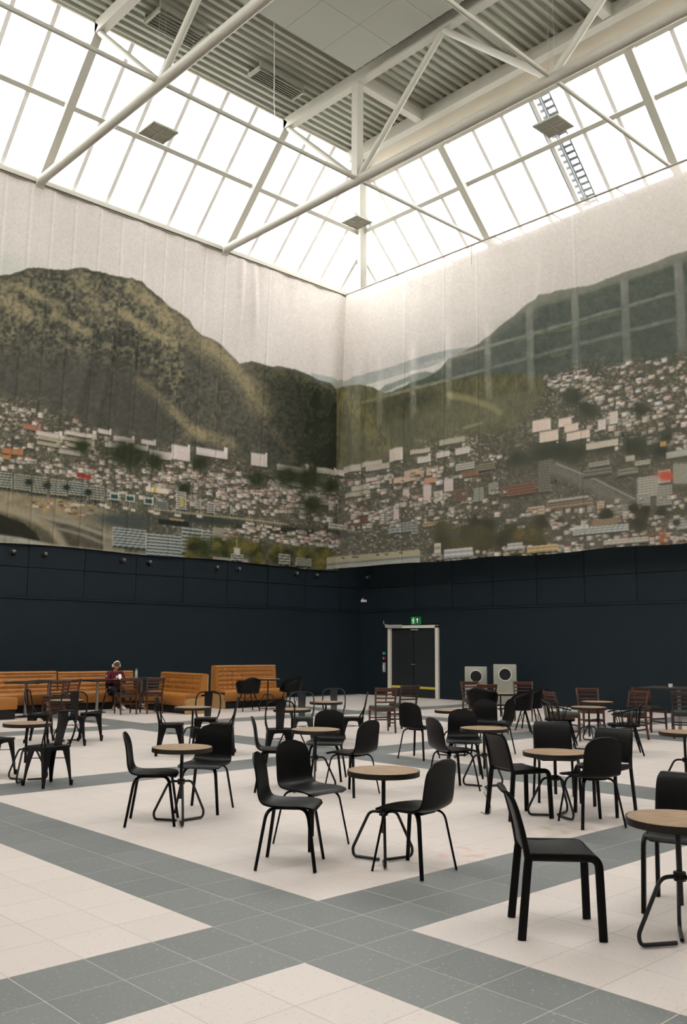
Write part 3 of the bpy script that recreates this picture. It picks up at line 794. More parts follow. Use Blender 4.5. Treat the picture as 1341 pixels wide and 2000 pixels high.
# ---- bucket armchair on dowel legs
def bucket_chair():
    M = 'black_plastic'; top, bot = [], []; n, m = 33, 12
    for i in range(m):
        t = i / (m - 1); rt, rb = [], []
        for k in range(n):
            a = R(-180 + 360 * k / (n - 1)) ; back = (1 - math.cos(a)) / 2
            h = 0.02 + 0.36 * back ** 1.6 + 0.14 * max(0, math.sin(math.pi * min(1, back * 1.15)))
            if i < 6: r = 0.255 * (i / 5); z = 0.415 + 0.02 * (i / 5) ** 2
            else: r = 0.255 + 0.045 * math.sin((i - 5) / 6 * math.pi / 2); z = 0.435 + h * ((i - 5) / 6)
            a2 = a + math.pi * 0
            rt.append(Vector((r * math.cos(a2) * 0.92, r * math.sin(a2), z))); rb.append(Vector(((r + 0.010) * math.cos(a2) * 0.92, (r + 0.010) * math.sin(a2), z - 0.012)))
        top.append(rt); bot.append(rb)
    parts = [('bucket', MB().solid_grid(top, bot).mesh('bucket', M, True, 60))]
    for sx in (1, -1):
        for sy in (1, -1):
            parts.append(('leg', MB().tube([(sx * 0.12, sy * 0.12, 0.41), (sx * 0.225, sy * 0.225, 0.0)], 0.013, 8).mesh('leg', M)))
        parts.append(('brace', MB().tube([(sx * 0.20, -0.20, 0.10), (sx * 0.14, 0.14, 0.34)], 0.006, 6).tube([(sx * 0.20, 0.20, 0.10), (sx * 0.14, -0.14, 0.34)], 0.006, 6).mesh('brace', M)))
    return parts
K_BUCKET = bucket_chair()

# ---- round screw-post table
def round_table(rad, h, dark=False):
    P_ = [('tabletop', MB().lathe([(0.0, h - 0.034), (rad - 0.004, h - 0.034), (rad - 0.003, h - 0.004), (rad - 0.006, h), (0.0, h)], 48).mesh('tabletop', 'oak_top'),
           [('edge_band', MB().lathe([(rad - 0.003, h - 0.040), (rad + 0.003, h - 0.040), (rad + 0.003, h - 0.0015), (rad - 0.003, h - 0.0015), (rad - 0.003, h - 0.040)], 48).mesh('edge_band', 'edge_band'))]),
          ('flange', MB().lathe([(0.0, h - 0.046), (0.075, h - 0.046), (0.08, h - 0.034), (0.0, h - 0.034)], 20).mesh('flange', 'black_rod'))]
    post = [(0.0, 0.205)]; z = 0.205
    while z < h - 0.05:
        post += [(0.0145, z), (0.0165, z + 0.006)]; z += 0.012
    post += [(0.0155, h - 0.04), (0.0, h - 0.04)]
    P_.append(('screw_post', MB().lathe(post, 12).mesh('screw_post', 'black_rod')))
    P_.append(('collar', MB().lathe([(0.018, 0.330), (0.034, 0.333), (0.036, 0.345), (0.030, 0.350), (0.030, 0.362), (0.036, 0.367), (0.034, 0.380), (0.018, 0.383)], 8).mesh('collar', 'black_rod')))
    for k in range(3):
        a = R(120 * k); c, s = math.cos(a), math.sin(a)
        pts = [(0.02, 0.356), (0.115, 0.356), (0.265, 0.066), (0.252, 0.0125), (0.035, 0.0125)]
        pth = rounded([(c * r, s * r, z) for r, z in pts], 0.055, 6)
        P_.append(('leg', MB().tube(pth, 0.0115, 8).mesh('leg', 'black_rod')))
    return P_
K_TABLE = round_table(0.272, 0.665); K_TABLE_LO = round_table(0.30, 0.60); K_TABLE_HI = round_table(0.30, 0.75)

# ---- square pedestal table
def square_table(half, h, half_y=None):
    hy = half_y or half
    return [('tabletop', MB().cbox((-half, -hy, h - 0.035), (half, hy, h), 0.006).mesh('tabletop', 'dark_table')),
            ('pole', MB().lathe([(0.0, 0.02), (0.034, 0.02), (0.034, h - 0.05), (0.10, h - 0.04), (0.10, h - 0.034), (0.0, h - 0.034)], 18).mesh('pole', 'steel')),
            ('foot_plate', MB().lathe([(0.0, 0.0), (0.22, 0.0), (0.22, 0.008), (0.10, 0.025), (0.036, 0.035), (0.0, 0.035)], 28).mesh('foot_plate', 'plinth_black'))]
K_SQ = square_table(0.35, 0.755)

# ---- tufted banquette
def banquette(length, back_h, depth=0.62, seat_h=0.45):
    """front is local -y; runs along x from 0 to length"""
    parts = [('plinth', MB().cbox((0.03, -depth + 0.10, 0.0), (length - 0.03, -0.03, 0.17), 0.006).mesh('plinth', 'plinth_black'))]
    n = int(length / 0.055); top, bot = [], []
    for j in range(9):
        v = j / 8; rt, rb = [], []
        for i in range(n + 1):
            x = length * i / n; edge = min(1, x / 0.04, (length - x) / 0.04)
            if v < 0.25: y, z = -depth + 0.01 - 0.02 * (v / 0.25) , 0.20 + (seat_h - 0.05 - 0.20) * v / 0.25
            elif v < 0.5: q = (v - 0.25) / 0.25; y, z = -depth - 0.01 + 0.06 * q, seat_h - 0.05 + 0.05 * math.sin(q * math.pi / 2)
            else: q = (v - 0.5) / 0.5; y, z = -depth + 0.05 + (depth - 0.23) * q, seat_h + 0.012 * math.sin(q * math.pi)
            rt.append((x, y, z - 0.01 * (1 - edge))); rb.append((x, y + 0.05 if v < 0.25 else y + 0.03, max(0.17, z - 0.10)))
        top.append(rt); bot.append(rb)
    parts.append(('seat_cushion', MB().solid_grid(top, bot).mesh('seat_cushion', 'tan_leather', True, 60)))
    top, bot = [], []; cw, chh = 0.155, 0.115; rows = 30; n = max(8, int(length / 0.031))
    z0, z1 = seat_h - 0.02, back_h
    for j in range(rows + 1):
        v = j / rows; z = z0 + (z1 - z0) * v; rt, rb = [], []
        for i in range(n + 1):
            x = length * i / n; puff = 0.0
            if 0.10 < x < length - 0.10 and z < z1 - 0.07:
                a = abs(math.sin(math.pi * (x - 0.10) / cw)); b = abs(math.sin(math.pi * (z - z0) / chh)); puff = 0.026 * (a * b) ** 0.5 + 0.012 * b ** 0.5
            elif z >= z1 - 0.07: puff = 0.035 * math.sqrt(max(0, 1 - ((z - (z1 - 0.035)) / 0.036) ** 2))
            else: puff = 0.026
            y = -0.19 + 0.07 * v - puff
            rt.append((x, y, z)); rb.append((x, -0.01, z))
        top.append(rt); bot.append(rb)
    bk = MB().solid_grid(top, bot).mesh('backrest', 'tan_leather', True, 70)
    subs = []
    bt = MB().lathe([(0.0, 0.008), (0.008, 0.004), (0.011, 0.0)], 8)
    nx = int((length - 0.2) / cw)
    for a in range(1, nx + 1):
        for b in range(1, int((z1 - 0.08 - z0) / chh) + 1):
            subs.append((0.10 + a * cw, z0 + b * chh))
    bm_ = MB()
    for (x, z) in subs:
        v = (z - z0) / (z1 - z0); bm_.cbox((x - 0.009, -0.19 + 0.07 * v - 0.012, z - 0.009), (x + 0.009, -0.19 + 0.07 * v + 0.004, z + 0.009), 0.004)
    parts.append(('backrest', bk, [('button_rows', bm_.mesh('button_rows', 'tan_leather'))]))
    parts.append(('back_board', MB().cbox((0.0, -0.012, 0.0), (length, 0.02, back_h - 0.02), 0.006).mesh('back_board', 'tan_panel')))
    for x in (0.0, length - 0.03):
        parts.append(('end_panel', MB().prism([(x, -depth + 0.03), (x + 0.03, -depth + 0.03), (x + 0.03, -0.01), (x, -0.01)], 0.0, seat_h - 0.06).mesh('end_panel', 'tan_panel', False)))
    return parts

# ================================================================== FURNITURE IN THE HALL
CH_V, CH_P, CH_M, CH_W = 'moulded black shell chairs', 'black stacking chairs with strap legs', 'pressed metal bistro chairs', 'ladder-back wooden chairs'
def shell_chair(x, y, yaw, lab): return place(K_SHELL, 'shell_chair', (x, y), yaw, lab, 'chair', CH_V)
def strap_chair(x, y, yaw, lab): return place(K_STRAP, 'stacking_chair', (x, y), yaw, lab, 'chair', CH_P)
def bistro(x, y, yaw, lab, kind=None): return place(kind or K_METAL, 'bistro_chair', (x, y), yaw, lab, 'chair', CH_M)
def ladder_chair(x, y, yaw, lab, kind=None): return place(kind or K_WOOD, 'ladder_back_chair', (x, y), yaw, lab, 'chair', CH_W)
def rtable(x, y, yaw, lab, kind=None): return place(kind or K_TABLE, 'round_table', (x, y), yaw, lab, 'table', 'round screw-post tables')

# table with two shell chairs
rtable(4.80, 7.24, 122, 'round oak table with a screw post between two shell chairs')
shell_chair(4.60, 7.39, -37, 'black shell chair in profile, one of two at a round table')
shell_chair(5.305, 7.585, 214, 'black shell chair facing the hall, one of two at a round table')
# table with three shell chairs by the crossing of the grey bands
rtable(5.09, 4.95, 107, 'round oak table among three shell chairs near the crossing grey bands')
shell_chair(4.51, 5.34, -50, 'black shell chair before another one, on the pale floor beside the grey crossing')
shell_chair(5.09, 5.77, -88, 'black shell chair with glossy seat, partly behind another shell chair')
shell_chair(5.07, 4.62, 97, 'black shell chair pushed under a round table, one foot on the grey band')
# table behind it
rtable(6.93, 7.80, 107, 'round oak table with three shell chairs in front of the bistro chairs')
shell_chair(7.09, 7.38, 96, 'black shell chair seen from behind at the table before the bistro chairs')
shell_chair(7.60, 8.36, 219, 'black shell chair on the far side of a round table, bistro chairs behind')
shell_chair(6.62, 8.12, -40, 'black shell chair hidden by a bistro chair back and another chair')
# table with shell chairs towards the door
rtable(8.55, 6.70, 107, 'round oak table between shell chairs and a table with strap-leg chairs')
shell_chair(8.16, 6.84, -20, 'black shell chair with its back to the hall, at table near spindle armchairs')
shell_chair(9.06, 7.42, 222, 'black shell chair with a sheen on its backrest, beside a round table')
rtable(10.55, 8.83, 107, 'round oak table half hidden behind shell chairs on the way to the door')
shell_chair(9.98, 9.00, 10, 'black shell chair standing alone before the dark wooden chairs')
shell_chair(10.95, 8.62, 205, 'black shell chair behind a round table, in front of the bucket chairs')
shell_chair(11.42, 8.72, 150, 'tall-looking black shell chair before the grey cabinets')
# table with four chairs
rtable(7.63, 5.13, 130, 'lower round oak table encircled by four black chairs', K_TABLE_LO)
strap_chair(7.38, 5.38, -22, 'black strap-leg chair with a thin wire hanging from its leg')
strap_chair(8.465, 5.68, 222, 'black strap-leg chair on the far side of the table with four chairs')
strap_chair(8.21, 4.95, 187, 'black strap-leg chair behind a shell chair at the table with four chairs')
shell_chair(7.55, 4.70, 62, 'black shell chair among strap-leg chairs, feet at the grey band')
# nearest things
strap_chair(4.655, 3.155, -46, 'black strap-leg chair standing alone on the pale floor in profile')
rtable(4.93, 2.53, 150, 'round oak table with one strap-leg chair tucked under it')
strap_chair(5.60, 2.835, 197, 'black strap-leg chair tucked under a round oak table')
rtable(9.94, 4.97, 107, 'round oak table without chairs, near the dark square table')
# pressed metal chairs by the grey band
rtable(4.82, 10.55, 107, 'round oak table standing between two bistro chairs beside the grey band')
bistro(4.87, 10.06, 100, 'black bistro chair standing on the grey band')
bistro(4.72, 11.22, -62, 'black bistro chair beyond a round table beside the grey band')
bistro(7.05, 13.75, 62, 'black bistro chair with its hoop before a ladder-back chair')
bistro(7.62, 14.25, 150, 'black bistro chair in profile facing the one with the hooped back')
bistro(6.82, 14.46, -38, 'black bistro chair in front of the square pedestal tables')
rtable(7.22, 14.35, 107, 'round oak table hidden between the bistro chairs before the banquette')
# three bistro chairs at one table before the middle banquette
rtable(7.91, 11.68, 107, 'round oak table with three bistro chairs before the middle banquette')
bistro(7.50, 11.62, -38, 'black bistro chair in profile, its rods towards the person')
bistro(8.52, 12.20, 228, 'black bistro chair facing the hall before the middle banquette')
bistro(8.12, 11.22, 140, 'black bistro chair in profile behind a shell chair back')
# two tables with grey and black bistro chairs
rtable(8.81, 10.44, 107, 'round oak table between a black and a gunmetal bistro chair')
bistro(8.22, 10.02, 55, 'black bistro chair with a broad dark splat before a shell chair')
bistro(9.75, 11.30, 232, 'gunmetal bistro chair in the middle of the bistro group', K_GUN)
rtable(10.38, 11.43, 107, 'round oak table with gunmetal bistro chair in front of the corner')
bistro(10.95, 11.85, 228, 'gunmetal bistro chair before the dark corner of the hall', K_GUN)
bistro(10.45, 10.85, 135, 'black bistro chair in profile next to a ladder-back chair')
# ladder-back chairs before the door
ladder_chair(12.45, 12.15, 62, 'reddish ladder-back chair with green seat before the door', K_WOOD_M)
ladder_chair(13.45, 12.55, 75, 'dark ladder-back chair with green seat in front of the door jamb', K_WOOD_D)
# group by the grey cabinets
rtable(15.02, 11.34, 107, 'round oak table beside bucket chairs in front of the grey cabinets')
ladder_chair(15.95, 12.75, 240, 'reddish ladder-back chair before the shorter grey cabinet')
ladder_chair(15.30, 12.00, 55, 'reddish ladder-back chair turned to the grey cabinets')
ladder_chair(16.70, 12.00, 215, 'reddish ladder-back chair before the taller grey cabinet')
place(K_BUCKET, 'bucket_chair', (14.35, 10.42), 130, 'black bucket armchair on dowel legs, in front of its twin', 'chair', 'bucket armchairs')
place(K_BUCKET, 'bucket_chair', (14.98, 10.62), 110, 'black bucket armchair on dowel legs, behind its twin', 'chair', 'bucket armchairs')
place(K_BUCKET, 'bucket_chair', (14.32, 11.25), 20, 'black bucket armchair in front of reddish ladder-back chairs', 'chair', 'bucket armchairs')
# group by the right wall
rtable(12.82, 7.97, 107, 'round oak table between two spindle armchairs')
rtable(14.19, 8.65, 107, 'round oak table among reddish chairs behind the spindle armchairs')
place(K_SPINDLE, 'spindle_armchair', (12.90, 8.56), -60, 'black spindle armchair with its arm towards the bucket chairs', 'chair', 'spindle armchairs')
place(K_SPINDLE, 'spindle_armchair', (12.80, 7.36), 125, 'black spindle armchair beside the reddish chair by the dark wall', 'chair', 'spindle armchairs')
ladder_chair(13.85, 9.10, -30, 'reddish ladder-back chair with green seat behind a spindle armchair')
ladder_chair(15.20, 9.40, 225, 'reddish ladder-back chair facing the hall behind two round tables')
ladder_chair(14.85, 8.42, 170, 'reddish ladder-back chair between round table and dark square table')
ladder_chair(16.60, 8.95, 250, 'reddish ladder-back chair at the dark square table')
ladder_chair(15.90, 7.95, 30, 'dark ladder-back chair pushed against the dark square table', K_WOOD_D)
place(square_table(0.45, 0.86, 0.6), 'square_table', (16.45, 8.30), 10, 'dark square table by the navy wall', 'table')
# banquettes along the left wall
place(banquette(2.05, 0.91), 'banquette', (10.30, 21.15), 0, 'long tan buttoned banquette where the person sits', 'bench', 'tan banquettes')
place(banquette(2.9, 0.93), 'banquette', (7.36, 21.15), 0, 'tan buttoned banquette behind the square pedestal tables', 'bench', 'tan banquettes')
place(banquette(1.9, 0.91), 'banquette', (12.62, 19.85), -92, 'tan buttoned banquette turned sideways behind the bistro chairs', 'bench', 'tan banquettes')
place(banquette(1.98, 1.06), 'banquette', (13.74, 19.50), 0, 'high-backed tan buttoned banquette nearest the hall corner', 'bench', 'tan banquettes')
place([('seat_cushion', MB().cbox((-0.35, -0.7, 0.2), (0.35, 0.7, 0.45), 0.03).mesh('seat_cushion', 'tan_leather')), ('plinth', MB().cbox((-0.32, -0.66, 0.0), (0.32, 0.66, 0.2), 0.006).mesh('plinth', 'plinth_black'))],
      'ottoman', (8.12, 19.74), 0, 'low tan leather ottoman before the banquette', 'ottoman')
place(K_SQ, 'square_table', (8.86, 19.55), 45, 'dark square pedestal table beside the ottoman', 'table', 'square pedestal tables')
place(K_SQ, 'square_table', (9.60, 20.00), 45, 'dark square pedestal table before the banquette, next to wooden chairs', 'table', 'square pedestal tables')
place(K_SQ, 'square_table', (10.72, 19.80), 10, 'dark square pedestal table in front of the person', 'table', 'square pedestal tables')
place(K_SQ, 'square_table', (12.17, 20.27), 0, 'dark square pedestal table between the banquettes with a bottle nearby', 'table', 'square pedestal tables')
ladder_chair(9.03, 18.50, 85, 'brown ladder-back chair beside another, before the empty banquette', K_WOOD_B)
ladder_chair(9.48, 18.95, 95, 'brown ladder-back chair with curved rail behind a bistro chair', K_WOOD_B)
ladder_chair(10.98, 18.95, 78, 'brown ladder-back chair drawn up before the person', K_WOOD_B)
ladder_chair(11.60, 18.86, 80, 'brown ladder-back chair standing beside the sideways banquette', K_WOOD_B)
place(K_BUCKET, 'bucket_chair', (13.78, 18.0), 75, 'black bucket armchair before the high-backed banquette', 'chair', 'bucket armchairs')
rtable(14.57, 18.22, 107, 'higher round table before the high-backed banquette', K_TABLE_HI)
place(K_BUCKET, 'bucket_chair', (15.12, 17.99), 160, 'dark bucket armchair between high banquette and gunmetal bistro chairs', 'chair', 'bucket armchairs')

# ================================================================== WALL FITTINGS
# door with white frame on the right wall
dr = struct(obj('door_1', MB().cbox((XC - 0.03, 18.66, 0.01), (XC + 0.0, 20.56, 2.15), 0.004).mesh('door_leaf', 'door_paint', False)),
            'dark double door in a white frame under a green exit sign', 'door')
fr = MB()
fr.cbox((XC - 0.10, 20.56, 0.0), (XC, 20.68, 2.235), 0.006)
obj('frame_jamb', fr.mesh('frame_jamb', 'door_frame', False), dr)
obj('frame_jamb', MB().cbox((XC - 0.10, 18.55, 0.0), (XC, 18.66, 2.235), 0.006).mesh('frame_jamb', 'door_frame', False), dr)
obj('frame_head', MB().cbox((XC - 0.10, 18.55, 2.15), (XC, 20.68, 2.24), 0.006).mesh('frame_head', 'door_frame', False), dr)
obj('closer_box', MB().cbox((XC - 0.18, 20.02, 2.17), (XC - 0.10, 20.72, 2.26), 0.01).mesh('closer_box', 'box_grey', False), dr)
obj('closer_arm', MB().bar((XC - 0.14, 19.62, 2.10), (XC - 0.06, 19.38, 2.10), 0.03, 0.03).mesh('closer_arm', 'box_grey', False), dr)
obj('meeting_stile', MB().box((XC - 0.034, 19.60, 0.01), (XC - 0.028, 19.625, 2.14)).mesh('meeting_stile', 'navy_joint', False), dr)
hd = obj('handle_plate', MB().cbox((XC - 0.045, 19.50, 0.96), (XC - 0.03, 19.545, 1.20), 0.004).mesh('handle_plate', 'gunmetal', False), dr)
obj('lever', MB().tube(rounded([(XC - 0.04, 19.52, 1.02), (XC - 0.09, 19.52, 1.02), (XC - 0.09, 19.66, 1.02)], 0.02, 4), 0.011, 8).mesh('lever', 'steel'), hd)
obj('kick_strip', MB().cbox((XC - 0.042, 18.67, 0.27), (XC - 0.03, 20.54, 0.34), 0.003).mesh('kick_strip', 'yellow_tape', False), dr)

sg = tag(obj('exit_sign', MB().cbox((XC - 0.12, 19.27, 2.27), (XC - 0.05, 19.63, 2.50), 0.006).mesh('exit_sign', 'sign_green', False)),
         'green exit sign with a running figure and an arrow above the door', 'sign')
xs = XC - 0.121
obj('arrow_field', MB().box((xs, 19.28, 2.28), (xs + 0.002, 19.43, 2.49)).mesh('arrow_field', 'sign_dark', False), sg)
def sign_poly(poly, nm, par):
    mb = MB(); n = len(poly); mb.add([(xs - 0.003, y, z) for y, z in poly] + [(xs, y, z) for y, z in poly], [tuple(range(n)), tuple(reversed(range(n, 2 * n)))] + [(i, (i + 1) % n, n + (i + 1) % n, n + i) for i in range(n)])
    return obj(nm, mb.mesh(nm, 'sign_white', False), par)
sign_poly([(19.345, 2.31), (19.345, 2.40), (19.31, 2.40), (19.36, 2.47), (19.41, 2.40), (19.375, 2.40), (19.375, 2.31)], 'arrow', sg)
sign_poly([(19.55, 2.29), (19.57, 2.29), (19.545, 2.35), (19.55, 2.40), (19.59, 2.38), (19.60, 2.395), (19.55, 2.43), (19.51, 2.42), (19.48, 2.385), (19.49, 2.375), (19.515, 2.40), (19.515, 2.35), (19.48, 2.31), (19.495, 2.30), (19.53, 2.34)], 'running_figure', sg)
sign_poly([(19.515 + 0.018 * math.cos(a), 2.452 + 0.018 * math.sin(a)) for a in [2 * math.pi * k / 10 for k in range(10)]], 'figure_head', sg)
obj('bracket', MB().box((XC - 0.06, 19.40, 2.30), (XC - 0.0, 19.50, 2.48)).mesh('bracket', 'box_grey', False), sg)

for nm, z0, z1, w, m_, lab, cat in (('door_release', 1.30, 1.40, 0.10, 'box_green', 'small green release box beside the door frame', 'switch'),
                                    ('fire_call_point', 1.14, 1.24, 0.10, 'box_red', 'small red fire call point beside the door frame', 'call point'),
                                    ('key_switch', 0.75, 1.05, 0.09, 'box_grey', 'pale grey switch plate beside the door frame', 'switch')):
    t = tag(empty(nm, (XC - 0.05, 20.86, z0)), lab, cat)
    obj('housing', MB().cbox((-0.05, -w / 2, 0), (0.0, w / 2, z1 - z0), 0.008).mesh('housing', m_, False), t)
    obj('push_plate', MB().cbox((-0.058, -w * 0.28, (z1 - z0) * 0.25), (-0.048, w * 0.28, (z1 - z0) * 0.75), 0.003).mesh('push_plate', 'box_grey' if m_ != 'box_grey' else 'plastic_white', False), t)
tag(obj('wall_hook', MB().tube([(XC - 0.05, 20.72, 2.27), (XC - 0.11, 20.78, 2.27), (XC - 0.12, 20.84, 2.31), (XC - 0.10, 20.86, 2.40)], 0.012, 8).mesh('wall_hook', 'box_grey')),
    'small curved metal hook at the top corner of the door frame', 'hook')

cv = tag(empty('security_camera', (XC - 0.03, 21.75, 3.08)), 'small white security camera on the navy wall near the corner', 'camera')
obj('mount', MB().tube([(0, 0.12, 0.08), (-0.08, 0.10, 0.06), (-0.10, 0.06, 0.02)], 0.016, 8).mesh('mount', 'plastic_white'), cv)
obj('housing', MB().cbox((-0.17, -0.10, -0.05), (-0.06, 0.08, 0.03), 0.012).mesh('housing', 'plastic_white'), cv)
obj('lens', MB().lathe([(0.0, 0.0), (0.028, 0.0), (0.028, 0.012), (0.0, 0.012)], 14, (-0.115, 0.0, -0.062)).mesh('lens', 'cabinet_hole'), cv)

def spot(x, y, ax, lab):
    t = tag(empty('wall_spotlight', (x, y, 3.84)), lab, 'spotlight', 'round spotlights under the banner')
    d = Vector((0, -1, 0)) if ax == 'y' else Vector((-1, 0, 0)); sd = Vector((1, 0, 0)) if ax == 'y' else Vector((0, 1, 0))
    def ring(r, o): return [d * o + sd * (r * math.cos(2 * math.pi * k / 16)) + Vector((0, 0, r * math.sin(2 * math.pi * k / 16))) for k in range(16)]
    def solid(rs):
        mb = MB(); vs = []; 
        for r, o in rs: vs += ring(r, o)
        fs = [tuple(range(16)), tuple(range((len(rs) - 1) * 16, len(rs) * 16))]
        for q in range(len(rs) - 1):
            for k in range(16): fs.append((q * 16 + k, q * 16 + (k + 1) % 16, (q + 1) * 16 + (k + 1) % 16, (q + 1) * 16 + k))
        return mb.add(vs, fs)
    obj('base', solid([(0.085, 0.0), (0.085, 0.03), (0.07, 0.045)]).mesh('base', 'black_rod'), t)
    sph = MB(); sph.lathe([(0.062 * math.sin(math.pi * q / 10), -0.062 * math.cos(math.pi * q / 10)) for q in range(11)], 16, tuple(d * 0.095))
    b = obj('globe', sph.mesh('globe', 'lens_glass'), t)
    obj('collar', solid([(0.050, 0.045), (0.066, 0.07), (0.060, 0.085)]).mesh('collar', 'black_rod'), t)
SP = [9.45, 10.28, 12.52, 13.33, 15.60, 16.41, 18.69, 19.54]
for q, x in enumerate(SP):
    lab = ['round wall spotlight of the first pair above the ottoman', 'round wall spotlight above the ottoman pair, towards the corner', 'round wall spotlight above the person',
           'round wall spotlight beside the one above the person', 'round wall spotlight above the sideways banquette', 'round wall spotlight above the gap of the tan banquettes',
           'round wall spotlight above the high-backed banquette', 'round wall spotlight last on the banquette wall before the corner'][q]
    spot(x, YC - 0.03, 'y', lab)
spot(XC - 0.03, 21.62, 'x', 'single round spotlight on the door wall by the corner')

# grey cabinets with a round opening
def cabinet(y0, y1, h, lab):
    w = 0.62
    t = tag(empty('grey_cabinet', (20.35, (y0 + y1) / 2, 0.003), 38), lab, 'cabinet', 'silver grey cabinets')
    obj('body', MB().cbox((0.0, -w / 2, 0.04), (0.5, w / 2, h), 0.02).mesh('body', 'cabinet_silver'), t)
    obj('plinth', MB().box((0.04, -w / 2 + 0.04, 0.0), (0.46, w / 2 - 0.04, 0.05)).mesh('plinth', 'plinth_black', False), t)
    zc = h - 0.27
    def ring(r, x): return [(x, r * math.cos(2 * math.pi * k / 32), zc + r * math.sin(2 * math.pi * k / 32)) for k in range(32)]
    mb = MB(); prof = [(0.185, 0.002), (0.180, -0.025), (0.160, -0.028), (0.150, 0.002)]
    vs = []
    for r, x in prof: vs += ring(r, x)
    fs = []
    for q in range(4):
        for k in range(32): fs.append((q * 32 + k, q * 32 + (k + 1) % 32, ((q + 1) % 4) * 32 + (k + 1) % 32, ((q + 1) % 4) * 32 + k))
    obj('ring', mb.add(vs, fs).mesh('ring', 'ring_white'), t)
    obj('dark_opening', MB().add(ring(0.155, -0.004) + ring(0.155, 0.004), [tuple(range(32)), tuple(reversed(range(32, 64)))] + [(k, (k + 1) % 32, 32 + (k + 1) % 32, 32 + k) for k in range(32)]).mesh('dark_opening', 'cabinet_hole'), t)
cabinet(15.85, 16.55, 1.03, 'shorter silver grey cabinet with a round dark opening')
cabinet(14.85, 15.55, 1.11, 'taller silver grey cabinet with a round dark opening')

# loose things
bt = tag(empty('water_bottle', (11.66, 20.38, 0.456)), 'water bottle with a teal cap standing on the banquette edge', 'bottle')
bt.location = (11.95, 20.16, 0.757)
obj('bottle_body', MB().lathe([(0.0, 0.0), (0.034, 0.0), (0.036, 0.01), (0.036, 0.15), (0.022, 0.185), (0.0, 0.185)], 16).mesh('bottle_body', 'bottle_clear'), bt)
obj('cap', MB().lathe([(0.024, 0.18), (0.026, 0.185), (0.026, 0.225), (0.0, 0.23)], 16).mesh('cap', 'bottle_teal'), bt)
bt['label'] = 'water bottle with a teal cap on the table beside the person'
tag(obj('wire_loop', MB().tube(catmull([(7.255, 5.70, 0.20), (7.24, 5.66, 0.165), (7.235, 5.61, 0.10), (7.20, 5.58, 0.03), (7.17, 5.61, 0.012), (7.155, 5.66, 0.03)], 30), 0.0035, 6).mesh('wire_loop', 'black_rod')),
    'thin black wire curling off the foot of a strap-leg chair', 'wire')
cup = tag(empty('tea_light', (16.38, 8.42, 0.866)), 'small white tea light on the dark square table', 'candle')
obj('glass', MB().lathe([(0.0, 0.0), (0.035, 0.0), (0.04, 0.06), (0.036, 0.06), (0.032, 0.01), (0.0, 0.008)], 14).mesh('glass', 'plastic_white'), cup)
obj('candle', MB().lathe([(0.0, 0.008), (0.03, 0.008), (0.03, 0.035), (0.0, 0.035)], 12).mesh('candle', 'print_white'), cup)

# ================================================================== THE SEATED PERSON
def skin_mesh(nodes, edges, name, material, levels=2):
    """nodes: name -> (co, radius); one continuous skinned surface"""
    keys = list(nodes); me = bpy.data.meshes.new(name); me.from_pydata([nodes[k][0] for k in keys], [(keys.index(a), keys.index(b)) for a, b in edges], [])
    o = bpy.data.objects.new(name, me); COL.objects.link(o)
    sk = o.modifiers.new('skin', 'SKIN'); sk.use_smooth_shade = True
    for i, k in enumerate(keys):
        sv = me.skin_vertices[0].data[i]; r = nodes[k][1]
        sv.radius = r if isinstance(r, tuple) else (r, r); sv.use_root = (i == 0)
    ss = o.modifiers.new('sub', 'SUBSURF'); ss.levels = levels; ss.render_levels = levels
    dg = bpy.context.evaluated_depsgraph_get(); ev = bpy.data.meshes.new_from_object(o.evaluated_get(dg))
    bpy.data.objects.remove(o); ev.materials.clear(); ev.materials.append(MATS[material]); ev.shade_smooth()
    ev.name = name
    return ev

